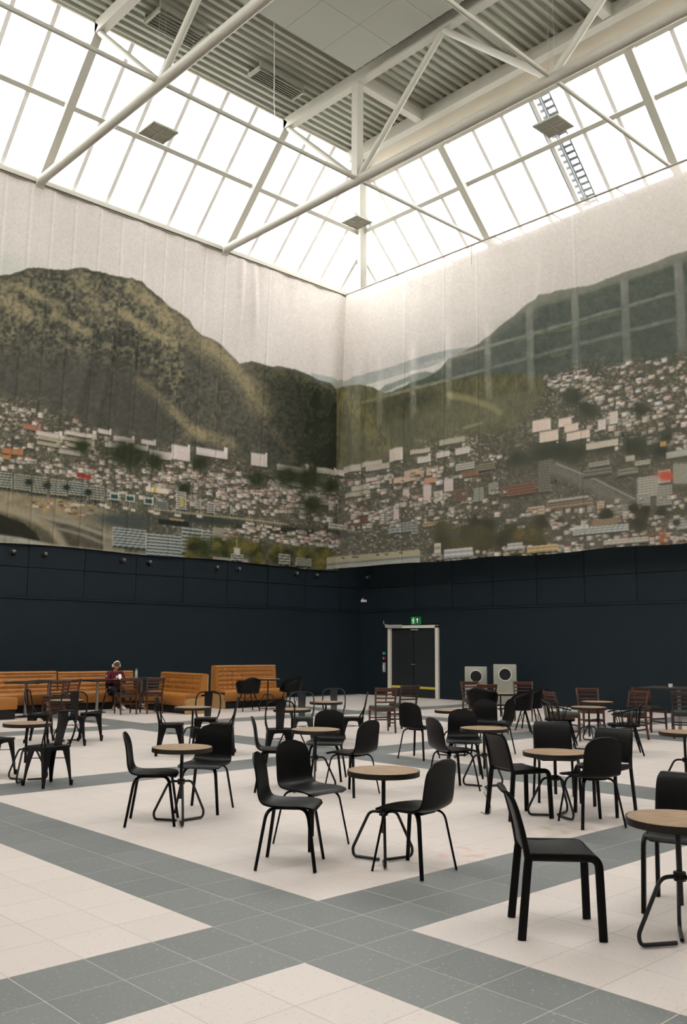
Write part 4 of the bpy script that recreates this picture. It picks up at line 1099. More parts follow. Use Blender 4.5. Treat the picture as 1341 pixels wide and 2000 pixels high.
def person(loc, yaw):
    # local: +x forward (towards the table), z up, origin at the floor under the pelvis
    t = tag(empty('person', loc, yaw), 'seated person in a burgundy sweater with white headphones looking down at a phone', 'person')
    J = {'pelvis': ((0, 0, 0.56), (0.13, 0.16)), 'waist': ((0.02, 0, 0.70), (0.11, 0.14)), 'chest': ((0.06, 0, 0.88), (0.12, 0.17)),
         'neck0': ((0.085, 0, 1.00), 0.07), 'neck': ((0.11, 0, 1.05), 0.05), 'skull': ((0.135, 0, 1.11), 0.05)}
    E_ = [('pelvis', 'waist'), ('waist', 'chest'), ('chest', 'neck0'), ('neck0', 'neck'), ('neck', 'skull')]
    for s, n in ((1, 'l'), (-1, 'r')):
        J.update({'sh' + n: ((0.07, s * 0.175, 0.95), 0.062), 'el' + n: ((0.16, s * 0.235, 0.73), 0.048), 'wr' + n: ((0.36, s * 0.09, 0.80), 0.030), 'pa' + n: ((0.41, s * 0.055, 0.815), (0.030, 0.018)),
                  'hip' + n: ((0.05, s * 0.095, 0.54), 0.085), 'kn' + n: ((0.46, s * 0.11, 0.52), 0.062), 'an' + n: ((0.44, s * 0.11, 0.09), 0.038), 'heel' + n: ((0.44, s * 0.11, 0.045), 0.04), 'toe' + n: ((0.60, s * 0.12, 0.03), 0.032)})
        E_ += [('chest', 'sh' + n), ('sh' + n, 'el' + n), ('el' + n, 'wr' + n), ('wr' + n, 'pa' + n), ('pelvis', 'hip' + n), ('hip' + n, 'kn' + n), ('kn' + n, 'an' + n), ('an' + n, 'heel' + n), ('heel' + n, 'toe' + n)]
        for q in range(4):
            y = s * (0.075 - q * 0.019); ln = (0.058, 0.066, 0.062, 0.048)[q]
            a = (0.435, y * 0.85, 0.822); b = (0.435 + ln * 0.6, y, 0.835); c = (0.435 + ln * 0.85, y - s * 0.012, 0.858)
            J['f%d0%s' % (q, n)] = (a, 0.010); J['f%d1%s' % (q, n)] = (b, 0.009); J['f%d2%s' % (q, n)] = (c, 0.008)
            E_ += [('pa' + n, 'f%d0%s' % (q, n)), ('f%d0%s' % (q, n), 'f%d1%s' % (q, n)), ('f%d1%s' % (q, n), 'f%d2%s' % (q, n))]
        J['t0' + n] = ((0.405, s * 0.03, 0.838), 0.011); J['t1' + n] = ((0.435, s * 0.018, 0.856), 0.009)
        E_ += [('pa' + n, 't0' + n), ('t0' + n, 't1' + n)]
    body = skin_mesh(J, E_, 'body', 'skin', 1)
    # head joined to the same mesh
    bm = bmesh.new(); bm.from_mesh(body)
    hm = bmesh.new(); bmesh.ops.create_uvsphere(hm, u_segments=24, v_segments=18, radius=1.0)
    tilt = Matrix.Rotation(R(32), 4, 'Y'); hc = Vector((0.155, 0, 1.155))
    for v in hm.verts:
        x, y, z = v.co; jaw = 1 - 0.22 * max(0, -z)
        p = Vector((0.098 * x * jaw, 0.077 * y * jaw, 0.118 * z))
        if x > 0.8 and abs(y) < 0.35 and -0.45 < z < 0.15: p.x += 0.020 * (1 - abs(y) / 0.35) * (0.5 + 0.5 * (0.15 - z) / 0.6)
        if x > 0.75 and abs(z - 0.08) < 0.12 and 0.2 < abs(y) < 0.5: p.x -= 0.006
        v.co = hc + tilt @ p
    tmp = bpy.data.meshes.new('tmp'); hm.to_mesh(tmp); hm.free(); bm.from_mesh(tmp); bm.to_mesh(body); bm.free(); bpy.data.meshes.remove(tmp); body.shade_smooth()
    b = obj('body', body, t)
    def hp(x, y, z): return hc + tilt @ Vector((x, y, z))
    for s in (1, -1):
        obj('eye', MB().lathe([(0.010 * math.sin(math.pi * q / 6), -0.007 * math.cos(math.pi * q / 6)) for q in range(7)], 10, tuple(hp(0.088, s * 0.030, 0.008))).mesh('eye', 'eye_dark'), b)
    obj('mouth', MB().tube([hp(0.090, -0.022, -0.058), hp(0.096, 0, -0.060), hp(0.090, 0.022, -0.058)], 0.004, 6).mesh('mouth', 'burgundy'), b)
    # hair: cap over the crown and the back of the head
    hb = bmesh.new(); bmesh.ops.create_uvsphere(hb, u_segments=28, v_segments=20, radius=1.0)
    for v in list(hb.verts):
        x, y, z = v.co
        k = 1.0 if (z > 0.38 or x < -0.05) else 0.0
        wob = 1 + 0.03 * math.sin(9 * x + 7 * y) + 0.02 * math.sin(17 * z)
        fringe = 1.06 if k else 0.90
        v.co = hc + tilt @ Vector((0.104 * x * fringe * wob - 0.006, 0.084 * y * fringe * wob, 0.122 * z * fringe * wob - (0.02 if x < -0.3 and z < -0.3 else 0)))
    hmesh = bpy.data.meshes.new('hair'); hb.to_mesh(hmesh); hb.free(); hmesh.shade_smooth(); hmesh.materials.append(MATS['hair']); obj('hair', hmesh, t)
    arc = [hp(-0.01 + 0.0 * k, 0.098 * math.cos(math.pi * k / 16), 0.012 + 0.135 * math.sin(math.pi * k / 16)) for k in range(17)]
    hph = obj('headphones', MB().sweep(arc, rect(0.014, 0.032, 0.004), (0, 0, 1)).mesh('headphones', 'plastic_white'), t)
    for s in (1, -1):
        rs = []
        for r, yy in ((0.030, 0.080), (0.041, 0.086), (0.041, 0.108), (0.030, 0.114)):
            rs.append([hp(-0.01 + r * math.cos(2 * math.pi * k / 16) * 0.9, s * yy, 0.0 + r * math.sin(2 * math.pi * k / 16) * 1.1) for k in range(16)])
        mb = MB(); mb.add([p for r in rs for p in r], [tuple(range(16)), tuple(range(48, 64))] + [(q * 16 + k, q * 16 + (k + 1) % 16, (q + 1) * 16 + (k + 1) % 16, (q + 1) * 16 + k) for q in range(3) for k in range(16)])
        obj('ear_cup', mb.mesh('ear_cup', 'plastic_white'), hph)
    W = {k: J[k] for k in ('pelvis', 'waist', 'chest', 'neck0')}
    W = {'pelvis': ((0, 0, 0.57), (0.155, 0.185)), 'waist': ((0.02, 0, 0.70), (0.145, 0.175)), 'chest': ((0.06, 0, 0.88), (0.145, 0.195)), 'neck0': ((0.09, 0, 1.005), 0.088), 'collar': ((0.10, 0, 1.03), 0.072)}
    EW = [('pelvis', 'waist'), ('waist', 'chest'), ('chest', 'neck0'), ('neck0', 'collar')]
    for s, n in ((1, 'l'), (-1, 'r')):
        W.update({'sh' + n: ((0.07, s * 0.185, 0.945), 0.085), 'el' + n: ((0.16, s * 0.24, 0.73), 0.070), 'wr' + n: ((0.34, s * 0.10, 0.795), 0.046)}); EW += [('chest', 'sh' + n), ('sh' + n, 'el' + n), ('el' + n, 'wr' + n)]
    sw = obj('sweater', skin_mesh(W, EW, 'sweater', 'burgundy', 2), t)
    obj('chest_print', MB().cbox((0.185, -0.02, 0.84), (0.215, 0.10, 0.90), 0.01).mesh('chest_print', 'print_white'), sw)
    obj('sleeve_patch', MB().cbox((0.11, -0.265, 0.84), (0.15, -0.245, 0.92), 0.008).mesh('sleeve_patch', 'print_white'), sw)
    L_ = {'pelvis': ((0, 0, 0.56), (0.14, 0.17))}; EL = []
    for s, n in ((1, 'l'), (-1, 'r')):
        L_.update({'hip' + n: ((0.05, s * 0.095, 0.545), 0.10), 'kn' + n: ((0.46, s * 0.11, 0.52), 0.078), 'an' + n: ((0.44, s * 0.11, 0.12), 0.062)}); EL += [('pelvis', 'hip' + n), ('hip' + n, 'kn' + n), ('kn' + n, 'an' + n)]
    obj('trousers', skin_mesh(L_, EL, 'trousers', 'trousers', 2), t)
    for s in (1, -1):
        sh = MB(); pth = [(0.385, s * 0.11, 0.05), (0.44, s * 0.11, 0.055), (0.54, s * 0.117, 0.05), (0.62, s * 0.122, 0.035), (0.645, s * 0.123, 0.03)]
        sh.sweep(pth, rect(0.092, 0.085, 0.025), (0, 0, 1), [(0.75, 1.1), (0.95, 1.2), (1, 1.1), (0.85, 0.8), (0.5, 0.5)])
        obj('shoe', sh.mesh('shoe', 'shoe_white'), t)
    return t
PX_, PY_, PS = 11.53, 20.50, 0.91
person((PX_, PY_, 0.003), -100).scale = (PS, PS, PS)
ph = tag(empty('phone', (PX_ + 0.44 * math.cos(R(-100)), PY_ + 0.44 * math.sin(R(-100)), 0.80), -100), 'white phone held up in the hands of the seated person', 'phone')
ph.rotation_euler = (0, R(-35), R(-100))
obj('case', MB().cbox((-0.005, -0.037, -0.07), (0.005, 0.037, 0.075), 0.004).mesh('case', 'plastic_white'), ph)
obj('screen', MB().box((-0.0058, -0.033, -0.065), (-0.0048, 0.033, 0.07)).mesh('screen', 'eye_dark', False), ph)

# ================================================================== THE PRINTED BANNERS (a town under wooded hills, printed on mesh fabric)
# The print is drawn once on a flat picture plane whose units are those of the photograph, then carried by the fabric as its colour.
OX, OY, PWD, PHT = -220, 300, 1780, 850
cv_ = np.zeros((PHT, PWD, 3), np.float32)
XX, YY = np.meshgrid(np.arange(PWD) + OX, np.arange(PHT) + OY)

def vnoise(cellx, celly, seed):
    r = np.random.RandomState(seed); gx, gy = int(PWD / cellx) + 3, int(PHT / celly) + 3; g = r.rand(gy, gx).astype(np.float32)
    fx, fy = (np.arange(PWD) / cellx), (np.arange(PHT) / celly); ix, iy = fx.astype(int), fy.astype(int); tx, ty = fx - ix, fy - iy
    tx, ty = tx * tx * (3 - 2 * tx), ty * ty * (3 - 2 * ty)
    a = g[iy][:, ix] * (1 - tx) + g[iy][:, ix + 1] * tx; b = g[iy + 1][:, ix] * (1 - tx) + g[iy + 1][:, ix + 1] * tx
    return a * (1 - ty)[:, None] + b * ty[:, None]
def fbm(c, seed, ax=1.0, o=4):
    out, amp, tot = 0, 1.0, 0
    for k in range(o): out = out + amp * vnoise(max(1.2, c * ax / 2 ** k), max(1.2, c / 2 ** k), seed + k); tot += amp; amp *= 0.6
    return out / tot
def ridge(pts):
    p = np.array(pts, float); return np.interp(XX[0], p[:, 0], p[:, 1])[None, :]
def col(c): return np.array(c, np.float32)
def lay(mask, color):
    m = np.clip(mask, 0, 1)[..., None]; cv_[:] = cv_ * (1 - m) + (color if isinstance(color, np.ndarray) and color.ndim == 3 else col(color)) * m
def soft(v, w=1.2): return np.clip(v / w + 0.5, 0, 1)
def mixc(a, b, t): t = np.clip(t, 0, 1)[..., None]; return col(a) * (1 - t) + col(b) * t
def blob(x, y, rx, ry, rot=0.0):
    c, s = math.cos(rot), math.sin(rot); dx, dy = XX - x, YY - y
    return np.exp(-(((dx * c + dy * s) / rx) ** 2 + ((-dx * s + dy * c) / ry) ** 2))
def seg(pts, w):
    """soft band along a polyline"""
    d = np.full(XX.shape, 1e9, np.float32)
    for (x0, y0), (x1, y1) in zip(pts[:-1], pts[1:]):
        vx, vy = x1 - x0, y1 - y0; t = np.clip(((XX - x0) * vx + (YY - y0) * vy) / (vx * vx + vy * vy), 0, 1); d = np.minimum(d, np.hypot(XX - x0 - t * vx, YY - y0 - t * vy))
    return np.clip(1.4 - d / w, 0, 1)

n_f, n_m, n_l = fbm(5, 1), fbm(14, 11), fbm(60, 21); n_v = fbm(9, 31, 0.35); n_s = vnoise(1.6, 1.6, 77)
LEFT = XX < 655
# sky
lay(np.ones_like(XX, float), mixc((213, 205, 199), (220, 212, 207), (n_l - 0.3) * 1.2))
lay(soft(505 + 0.5 * (XX + 40) - YY, 60) * 0 + blob(-30, 520, 90, 30) * 0.5, (176, 186, 176))
# far bluish ridge beside the corner
lay(soft(YY - ridge([(-220, 2000), (600, 2000), (608, 728), (635, 735), (660, 744), (668, 742), (700, 752), (705, 2000)])), (168, 178, 172))
# fjord and far shore
far = ridge([(-220, 2000), (664, 2000), (668, 747), (690, 738), (720, 729), (745, 722), (790, 708), (830, 694), (870, 684), (912, 678), (950, 690), (1000, 730), (1560, 800)])
lay(soft(YY - far), mixc((152, 158, 154), (178, 180, 174), n_m))
wat = ridge([(-220, 2000), (700, 2000), (704, 758), (740, 744), (790, 730), (840, 715), (880, 700), (960, 690), (1560, 700)])
lay(soft(YY - wat), (214, 209, 202))
isl = ridge([(-220, 2000), (690, 2000), (735, 768), (752, 752), (775, 745), (800, 735), (830, 725), (845, 728), (870, 712), (1560, 640)])
lay(soft(YY - isl), mixc((120, 130, 122), (160, 164, 152), n_m))
lay(seg([(752, 768), (775, 758), (800, 748)], 2.5), (200, 204, 190))
near = ridge([(-220, 2000), (755, 2000), (765, 768), (790, 755), (815, 745), (850, 728), (872, 712), (1560, 640)])
lay(soft(YY - near), mixc((70, 84, 72), (112, 120, 100), n_m))
# right mountain
rm = ridge([(-220, 2000), (845, 2000), (858, 722), (872, 704), (885, 697), (910, 684), (935, 670), (955, 656), (975, 638), (1000, 618), (1030, 593), (1058, 578), (1090, 568), (1115, 563), (1150, 558), (1175, 549), (1200, 538), (1240, 525), (1265, 518), (1300, 502), (1341, 490), (1400, 470), (1560, 430)])
lay(soft(YY - rm + (n_f - 0.5) * 3), mixc((84, 92, 84), (112, 116, 106), n_m * 0.8 + (n_f - 0.5) * 0.8))
lay(np.clip(1 - (YY - rm) / 26, 0, 1) * (YY > rm) * 0.45 * (XX > 860), (150, 148, 122))
for pts in ([(1005, 668), (1030, 660), (1065, 652)], [(1075, 650), (1120, 637), (1150, 628), (1205, 612)], [(1080, 697), (1105, 688)]): lay(seg(pts, 3) * 0.45, (128, 142, 100))
lay(seg([(1170, 725), (1210, 712), (1250, 700)], 4) * 0.6, (176, 174, 160))
# wooded middle ground, right
mid = ridge([(-220, 2000), (650, 2000), (655, 760), (668, 756), (690, 753), (705, 752), (730, 757), (750, 768), (765, 766), (800, 758), (850, 748), (900, 738), (960, 731), (1010, 730), (1080, 742), (1130, 760), (1560, 800)])
lay(soft(YY - mid + (n_f - 0.5) * 4) * (XX > 640), mixc((86, 86, 64), (134, 128, 92), n_m * 0.7 + (n_v - 0.5) * 1.1 + 0.1))
lay(blob(800, 785, 70, 16, -0.2) * 0.6, (58, 66, 54)); lay(blob(780, 840, 90, 40, -0.3) * 0.55, (76, 80, 66)); lay(blob(870, 800, 60, 30) * 0.25, (112, 112, 90))
lay(seg([(655, 762), (690, 800), (720, 830), (750, 870)], 20) * 0.45 * (n_v > 0.45), (150, 138, 86))
lay(seg([(878, 772), (920, 780), (960, 795), (975, 805)], 7) * 0.75, (160, 150, 104)); lay(seg([(905, 836), (940, 826)], 3) * 0.6, (158, 154, 118))
lay(blob(1010, 790, 90, 35) * 0.35, (96, 98, 84))
# left mountain
lm = ridge([(-220, 560), (-100, 545), (0, 538), (18, 536), (40, 530), (55, 524), (75, 523), (100, 526), (135, 527), (150, 523), (165, 523), (180, 529), (205, 533), (230, 541), (255, 544), (275, 551), (290, 563), (305, 575), (320, 587), (335, 602), (352, 612), (370, 625), (378, 640), (392, 652), (412, 661), (430, 672), (445, 688), (458, 701), (468, 710), (490, 706), (505, 709), (528, 717), (545, 715), (560, 718), (585, 724), (605, 733), (625, 743), (642, 750), (655, 762), (657, 2000), (1560, 2000)])
d = YY - lm
ml = soft(d + (n_f - 0.5) * 4)
base = mixc((66, 68, 62), (112, 107, 95), n_m * 0.55 + (n_f - 0.5) * 1.2 + 0.15)
lay(ml, base)
up = np.clip(1 - (d - 120 - 0.12 * XX) / 40, 0, 1) * (XX < 360)
gold = np.clip((n_m - 0.44) * 2.2 + (n_f - 0.5) * 2.6, 0, 1)
lay(ml * up * gold * 0.8, (146, 136, 102))
lay(ml * up * np.clip((0.46 - n_f) * 4, 0, 1) * 0.7, (54, 58, 50))
lay(ml * np.clip(1 - d / 14, 0, 1) * (XX < 300) * 0.7, (66, 68, 56))
for pts, w, a in (([(0, 585), (20, 592), (50, 615)], 16, 0.8), ([(0, 555), (40, 562), (80, 580), (120, 598)], 10, 0.6), ([(105, 615), (135, 630), (172, 648)], 7, 0.75), ([(235, 612), (265, 632), (300, 652), (340, 668)], 11, 0.85), ([(255, 560), (285, 590), (318, 615)], 16, 0.6), ([(150, 540), (180, 575), (185, 610)], 20, 0.4), ([(270, 745), (300, 770), (335, 800), (370, 835), (395, 848)], 10, 0.75), ([(375, 845), (420, 855), (450, 868)], 14, 0.6), ([(330, 620), (380, 660), (440, 700), (490, 755), (515, 800)], 24, 0.6), ([(400, 668), (440, 700), (480, 745), (510, 795)], 9, 0.6), ([(530, 838), (560, 870), (575, 895)], 9, 0.4)):
    lay(ml * seg(pts, w) * a * np.clip(0.35 + n_f * 1.2 - 0.15, 0, 1), (166, 150, 114))
lay(ml * np.clip((n_v - 0.5) * 3, 0, 1) * blob(430, 780, 95, 90) * 0.45, (150, 140, 104))
dk_ = np.clip((XX - 490 - 0.22 * (d - 60) + (n_m - 0.5) * 60) / 120, 0, 1) * np.clip((d - 4) / 16, 0, 1); lay(ml * dk_ ** 0.7 * 0.9, mixc((34, 39, 32), (78, 78, 62), n_m * 0.6 + (n_f - 0.5) * 1.1))
lay(ml * np.clip((XX - 480) / 40, 0, 1) * np.clip(1 - abs(d - 16) / 14, 0, 1) * np.clip(n_f * 1.6 - 0.4, 0, 1) * 0.7, (108, 112, 66))
lay(ml * np.clip((d - 170) / 40, 0, 1) * (XX < 330) * 0.5, (84, 84, 76))

# the town: base of gardens and streets, then houses from far to near
tl = ridge([(-220, 730), (0, 772), (40, 776), (80, 792), (150, 818), (185, 838), (230, 850), (300, 868), (340, 876), (440, 884), (500, 898), (560, 910), (655, 926), (656, 926), (700, 912), (770, 892), (860, 858), (940, 838), (1010, 830), (1050, 790), (1070, 740), (1110, 724), (1200, 712), (1341, 690), (1560, 660)])
lay(soft(YY - tl + (n_m - 0.5) * 50, 26), mixc((66, 67, 56), (126, 119, 102), n_m * 0.55 + (n_f - 0.5) * 0.9 + 0.12))
flk = vnoise(3.2, 2.0, 301); flk2 = vnoise(2.4, 1.8, 302); town_m = soft(YY - tl + (n_m - 0.5) * 50, 26)
lay(town_m * np.clip((flk - 0.62) * 6, 0, 1) * np.clip(n_l * 2.2 - 0.4, 0, 1) * 0.8, (192, 178, 158)); lay(town_m * np.clip((flk2 - 0.66) * 6, 0, 1) * 0.6, (60, 62, 52))
def slope(x, y): return (1260 - y) / (2555 - x) if x < 656 else -(1260 - y) / (x + 1113)
def quad(x, y, w, h, c, jitter=0.0):
    s = slope(x, y); x0, x1 = int(round(x)) - OX, int(round(x + w)) - OX
    for xx in range(max(0, x0), min(PWD, max(x1, x0 + 1))):
        yy = y + s * (xx - x0); a, b = int(round(yy)) - OY, int(round(yy + h)) - OY
        if b > a and a >= 0 and b < PHT: cv_[a:b, xx] = c
rs = np.random.RandomState(5)
LITE = [(226, 214, 200), (214, 200, 184), (236, 226, 216), (204, 192, 176), (220, 204, 190), (196, 186, 170), (190, 176, 158)]
ROOF = [(150, 92, 74), (120, 104, 94), (96, 92, 88), (176, 164, 150), (140, 116, 96), (84, 82, 78)]
def house(x, y, w, h):
    f = col(LITE[rs.randint(len(LITE))]) * (0.84 + 0.26 * rs.rand()); r = col(ROOF[rs.randint(len(ROOF))]) * (0.8 + 0.3 * rs.rand())
    rh = max(1, h * 0.35); quad(x, y - rh, w, rh, r); quad(x, y, w, h, f)
    if w > 5: quad(x + w * 0.68, y, w * 0.32, h, f * 0.72)
    if w > 6 and h > 4:
        for k in range(int(w // 3)): quad(x + 1 + k * 3, y + h * 0.4, 1, max(1, h * 0.3), f * 0.6)
    quad(x, y + h, w, 1, (58, 58, 50))
def scatter(n, poly_top, poly_bot, x0, x1, w0, w1, dens=None):
    pts = []
    for _ in range(n):
        x = rs.uniform(x0, x1); a, b = np.interp(x, *zip(*poly_top)), np.interp(x, *zip(*poly_bot)); pts.append((x, a + (b - a) * rs.rand()))
    pts.sort(key=lambda p: p[1])
    for x, y in pts:
        k = w0 + (w1 - w0) * rs.rand(); house(x, y, k, k * (0.45 + 0.3 * rs.rand()))
TL = [(-220, 735), (0, 776), (40, 780), (80, 796), (150, 822), (190, 842), (240, 862), (340, 886), (440, 896), (560, 918), (655, 930)]
scatter(110, TL, [(p[0], p[1] + 60) for p in TL], -220, 230, 6, 13)
scatter(70, [(0, 830), (150, 850), (340, 900), (655, 940)], [(0, 880), (150, 890), (340, 930), (655, 960)], 0, 655, 6, 13)
def tree(x, y, r, c):
    x0, x1, y0, y1 = [int(q) for q in (max(0, x - 2.5 * r - OX), min(PWD, x + 2.5 * r - OX), max(0, y - 2.5 * r - OY), min(PHT, y + 2.5 * r - OY))]
    if x1 <= x0 or y1 <= y0: return
    w = slice(y0, y1), slice(x0, x1); m = np.exp(-((XX[w] - x) / r) ** 2 - ((YY[w] - y) / (r * 0.85)) ** 2) * 1.6 * (0.6 + 0.6 * n_f[w])
    m = np.clip(m, 0, 1)[..., None]; cv_[w] = cv_[w] * (1 - m) + col(c) * (0.75 + 0.5 * n_f[w])[..., None] * m
# rows of white slabs climbing the slope
def slab(x, y, w, h, c=(216, 202, 192), win=True):
    c = col(c); quad(x, y, w, h, c); quad(x, y - 1.5, w, 1.5, c * 0.8); quad(x + w - max(2, w * 0.12), y, max(2, w * 0.12), h, c * 1.06)
    if win:
        for r in range(int(h // 4)): quad(x + 1, y + 2 + r * 4, w - 2, 1, c * 0.82)
    quad(x, y + h, w, 2, (50, 52, 44))
for a in [(45, 828, 35, 10, (170, 120, 96)), (70, 842, 52, 8), (75, 852, 48, 6, (176, 166, 140)), (72, 862, 46, 6, (176, 166, 140)), (128, 842, 58, 7), (126, 854, 58, 6, (180, 168, 142)), (128, 866, 55, 6, (180, 168, 142)), (115, 878, 42, 8, (176, 166, 150)), (190, 838, 28, 8), (222, 852, 40, 9), (276, 859, 28, 8), (206, 865, 44, 8), (262, 870, 28, 8), (292, 879, 56, 14), (335, 869, 36, 28, (226, 210, 202)), (384, 874, 60, 14, (222, 208, 202)), (491, 885, 30, 24, (216, 202, 192)), (541, 907, 62, 12, (206, 194, 176)), (619, 914, 36, 10, (206, 194, 176)), (5, 875, 40, 10, (184, 124, 84)), (0, 888, 22, 8, (190, 130, 80))]: slab(*a)
scatter(260, [(-220, 860), (0, 885), (120, 895), (340, 912), (655, 945)], [(-220, 900), (0, 915), (170, 930), (340, 955), (655, 985)], -220, 655, 6, 14)
scatter(190, [(170, 915), (340, 930), (655, 960)], [(170, 960), (340, 985), (655, 1020)], 170, 655, 6, 13)
for x, y, r in ((240, 885, 26), (262, 892, 22), (300, 900, 18), (160, 872, 14), (360, 955, 14), (560, 930, 22), (600, 935, 26), (640, 950, 16), (500, 935, 16), (390, 905, 14), (610, 985, 20)): tree(x, y, r, (54, 60, 44))
# waterfront offices with dark glass bands
def office(x, y, w, h, c, bands, dark=(46, 60, 62)):
    c = col(c); quad(x, y, w, h, c)
    for r in range(bands): quad(x + 1, y + (r + 0.45) * h / bands, w - 2, max(1, h / bands * 0.5), dark)
    quad(x, y + h, w, 2, (46, 48, 44))
for a in [(-110, 905, 50, 34, (176, 170, 150), 6), (-50, 912, 48, 34, (170, 166, 150), 6), (0, 922, 24, 32, (186, 178, 156), 6), (28, 926, 32, 32, (192, 180, 156), 7), (64, 930, 28, 34, (186, 176, 152), 7), (100, 936, 30, 32, (196, 184, 160), 7), (134, 940, 36, 28, (186, 180, 166), 6), (177, 948, 28, 30, (186, 176, 152), 6), (210, 960, 26, 20, (180, 172, 156), 3), (304, 978, 24, 16, (150, 152, 144), 4)]: office(*a)
for x, y, r in ((56, 942, 7), (92, 948, 7), (130, 952, 6), (172, 962, 7)): tree(x, y, r, (40, 50, 44))
for a in [(344, 960, 20, 36, (222, 212, 196), 8), (382, 975, 12, 20, (216, 204, 190), 5), (405, 982, 14, 22, (214, 204, 192), 5), (450, 990, 7, 16, (222, 216, 204), 4)]: office(*a)
for x, y in ((215, 963), (245, 967), (282, 972)): slab(x, y, 18, 13, (216, 216, 206), False); quad(x + 2, y + 2, 14, 9, (52, 80, 80))
quad(150, 925, 28, 8, (168, 60, 48)); quad(352, 972, 6, 16, (196, 170, 60)); quad(285, 950, 44, 10, (222, 206, 186)); quad(300, 950, 6, 12, (196, 166, 70))
# quay, sand and water
lay(soft(YY - ridge([(-220, 945), (0, 958), (60, 968), (120, 976), (190, 990), (240, 1008), (300, 2000), (1560, 2000)]), 6) * (XX < 280), mixc((124, 114, 92), (176, 160, 130), n_m * 0.8 + (n_f - .5) * 0.7))
for k in range(46):
    x = rs.uniform(60, 195); quad(x, 968 + (x - 60) * 0.13 + rs.uniform(0, 26), rs.uniform(4, 12), rs.uniform(1, 4), [(206, 192, 170), (168, 100, 66), (70, 70, 60), (190, 150, 90)][rs.randint(4)])
lay(blob(240, 1018, 60, 14, 0.12) * 1.3, (76, 82, 80)); lay(blob(395, 1014, 70, 9, 0.10) * 1.3, (62, 70, 66)); lay(blob(560, 1035, 90, 7, 0.08) * 1.2, (50, 52, 46))
lay(seg([(300, 994), (400, 1006), (480, 1014), (560, 1024)], 1.6), (170, 152, 118))
for x, y in ((195, 984), (205, 988), (240, 990), (255, 994), (290, 996), (300, 1000), (340, 1004), (385, 1006), (480, 1020), (500, 1024), (515, 1026), (535, 1030)):
    quad(x, y, rs.uniform(10, 18), 5, (208, 198, 182))
    for q in range(3): quad(x + 2 + q * 5, y - rs.uniform(8, 16), 1, 14, (206, 186, 156))
# roads, dark verge and pale bank at the lower left
lay(soft(YY - ridge([(-220, 985), (0, 992), (50, 1004), (110, 1018), (200, 1034), (230, 2000), (1560, 2000)]), 8), mixc((66, 66, 56), (120, 112, 92), n_m))
lay(soft(YY - ridge([(-220, 995), (0, 1004), (45, 1022), (70, 1040), (84, 1066), (90, 2000), (1560, 2000)]), 3), mixc((34, 36, 32), (64, 62, 52), n_f))
for pts, w, c in (([(-220, 975), (0, 990), (60, 1010), (100, 1030), (130, 1075)], 9, (160, 146, 122)), ([(60, 1004), (140, 1022), (220, 1050), (330, 1085)], 4, (150, 144, 128)), ([(90, 1026), (160, 1044), (230, 1072)], 3, (132, 130, 120)), ([(80, 1012), (90, 1030)], 5, (150, 136, 108))): lay(seg(pts, w), c)
lay(soft(YY - ridge([(-220, 1035), (0, 1044), (40, 1050), (100, 1062), (200, 1074), (330, 1086), (440, 1096), (470, 2000), (1560, 2000)]), 4), mixc((132, 132, 122), (196, 188, 172), n_m))
# striped office by the water
for k, (x, y, w, h) in enumerate([(220, 1030, 66, 38), (286, 1042, 76, 44), (355, 1030, 40, 52), (395, 1036, 26, 40)]): office(x, y, w, h, (188, 186, 174), 7, (62, 78, 84))
lay(blob(205, 1008, 0.1, 0.1) * 0, (0, 0, 0)); quad(310, 1014, 60, 10, (40, 46, 48)); quad(330, 1012, 30, 4, (168, 142, 90)); quad(415, 1030, 46, 20, (150, 142, 128))
scatter(120, [(430, 1020), (655, 1040)], [(430, 1052), (655, 1066)], 430, 655, 5, 12)
for k in range(70):
    x = rs.uniform(372, 655); tree(x, 1052 + 0.09 * (x - 372) + rs.uniform(0, 34), rs.uniform(6, 14), [(58, 64, 40), (84, 86, 48), (108, 100, 54), (46, 50, 36), (70, 74, 44)][rs.randint(5)])
quad(415, 1088, 70, 6, (150, 146, 136)); office(452, 1082, 24, 14, (206, 198, 182), 3); quad(458, 1070, 12, 12, (198, 190, 174)); quad(463, 1054, 1, 16, (200, 196, 180))
office(545, 1082, 22, 22, (188, 180, 160), 4); office(578, 1090, 30, 16, (186, 178, 158), 4)

# right-hand town
for a in [(655, 918, 18, 10), (672, 914, 34, 12, (196, 188, 174)), (708, 906, 38, 9, (208, 194, 176)), (718, 912, 42, 10, (198, 186, 172)), (718, 936, 48, 9, (212, 200, 186)), (760, 880, 28, 24, (226, 208, 192)), (804, 882, 36, 8, (206, 190, 170)), (817, 895, 24, 11, (216, 206, 190)), (852, 886, 27, 10, (222, 208, 196)), (858, 862, 50, 10, (184, 178, 150)), (889, 878, 28, 12, (220, 206, 194)), (790, 922, 38, 10, (212, 180, 154)), (770, 936, 45, 10, (216, 184, 156)), (832, 916, 24, 14, (206, 174, 146)), (828, 936, 26, 10, (214, 150, 116)), (690, 952, 52, 9, (196, 184, 164)), (674, 966, 50, 8, (190, 180, 160)), (755, 930, 14, 8)]: slab(*a)
scatter(60, [(660, 935), (760, 925), (990, 880)], [(660, 985), (760, 960), (990, 930)], 660, 990, 6, 13)
for x, y, w, h in ((826, 950, 16, 34), (868, 938, 17, 24), (787, 958, 13, 18), (768, 990, 12, 26), (847, 962, 18, 20)): slab(x, y, w, h, (216, 196, 190))
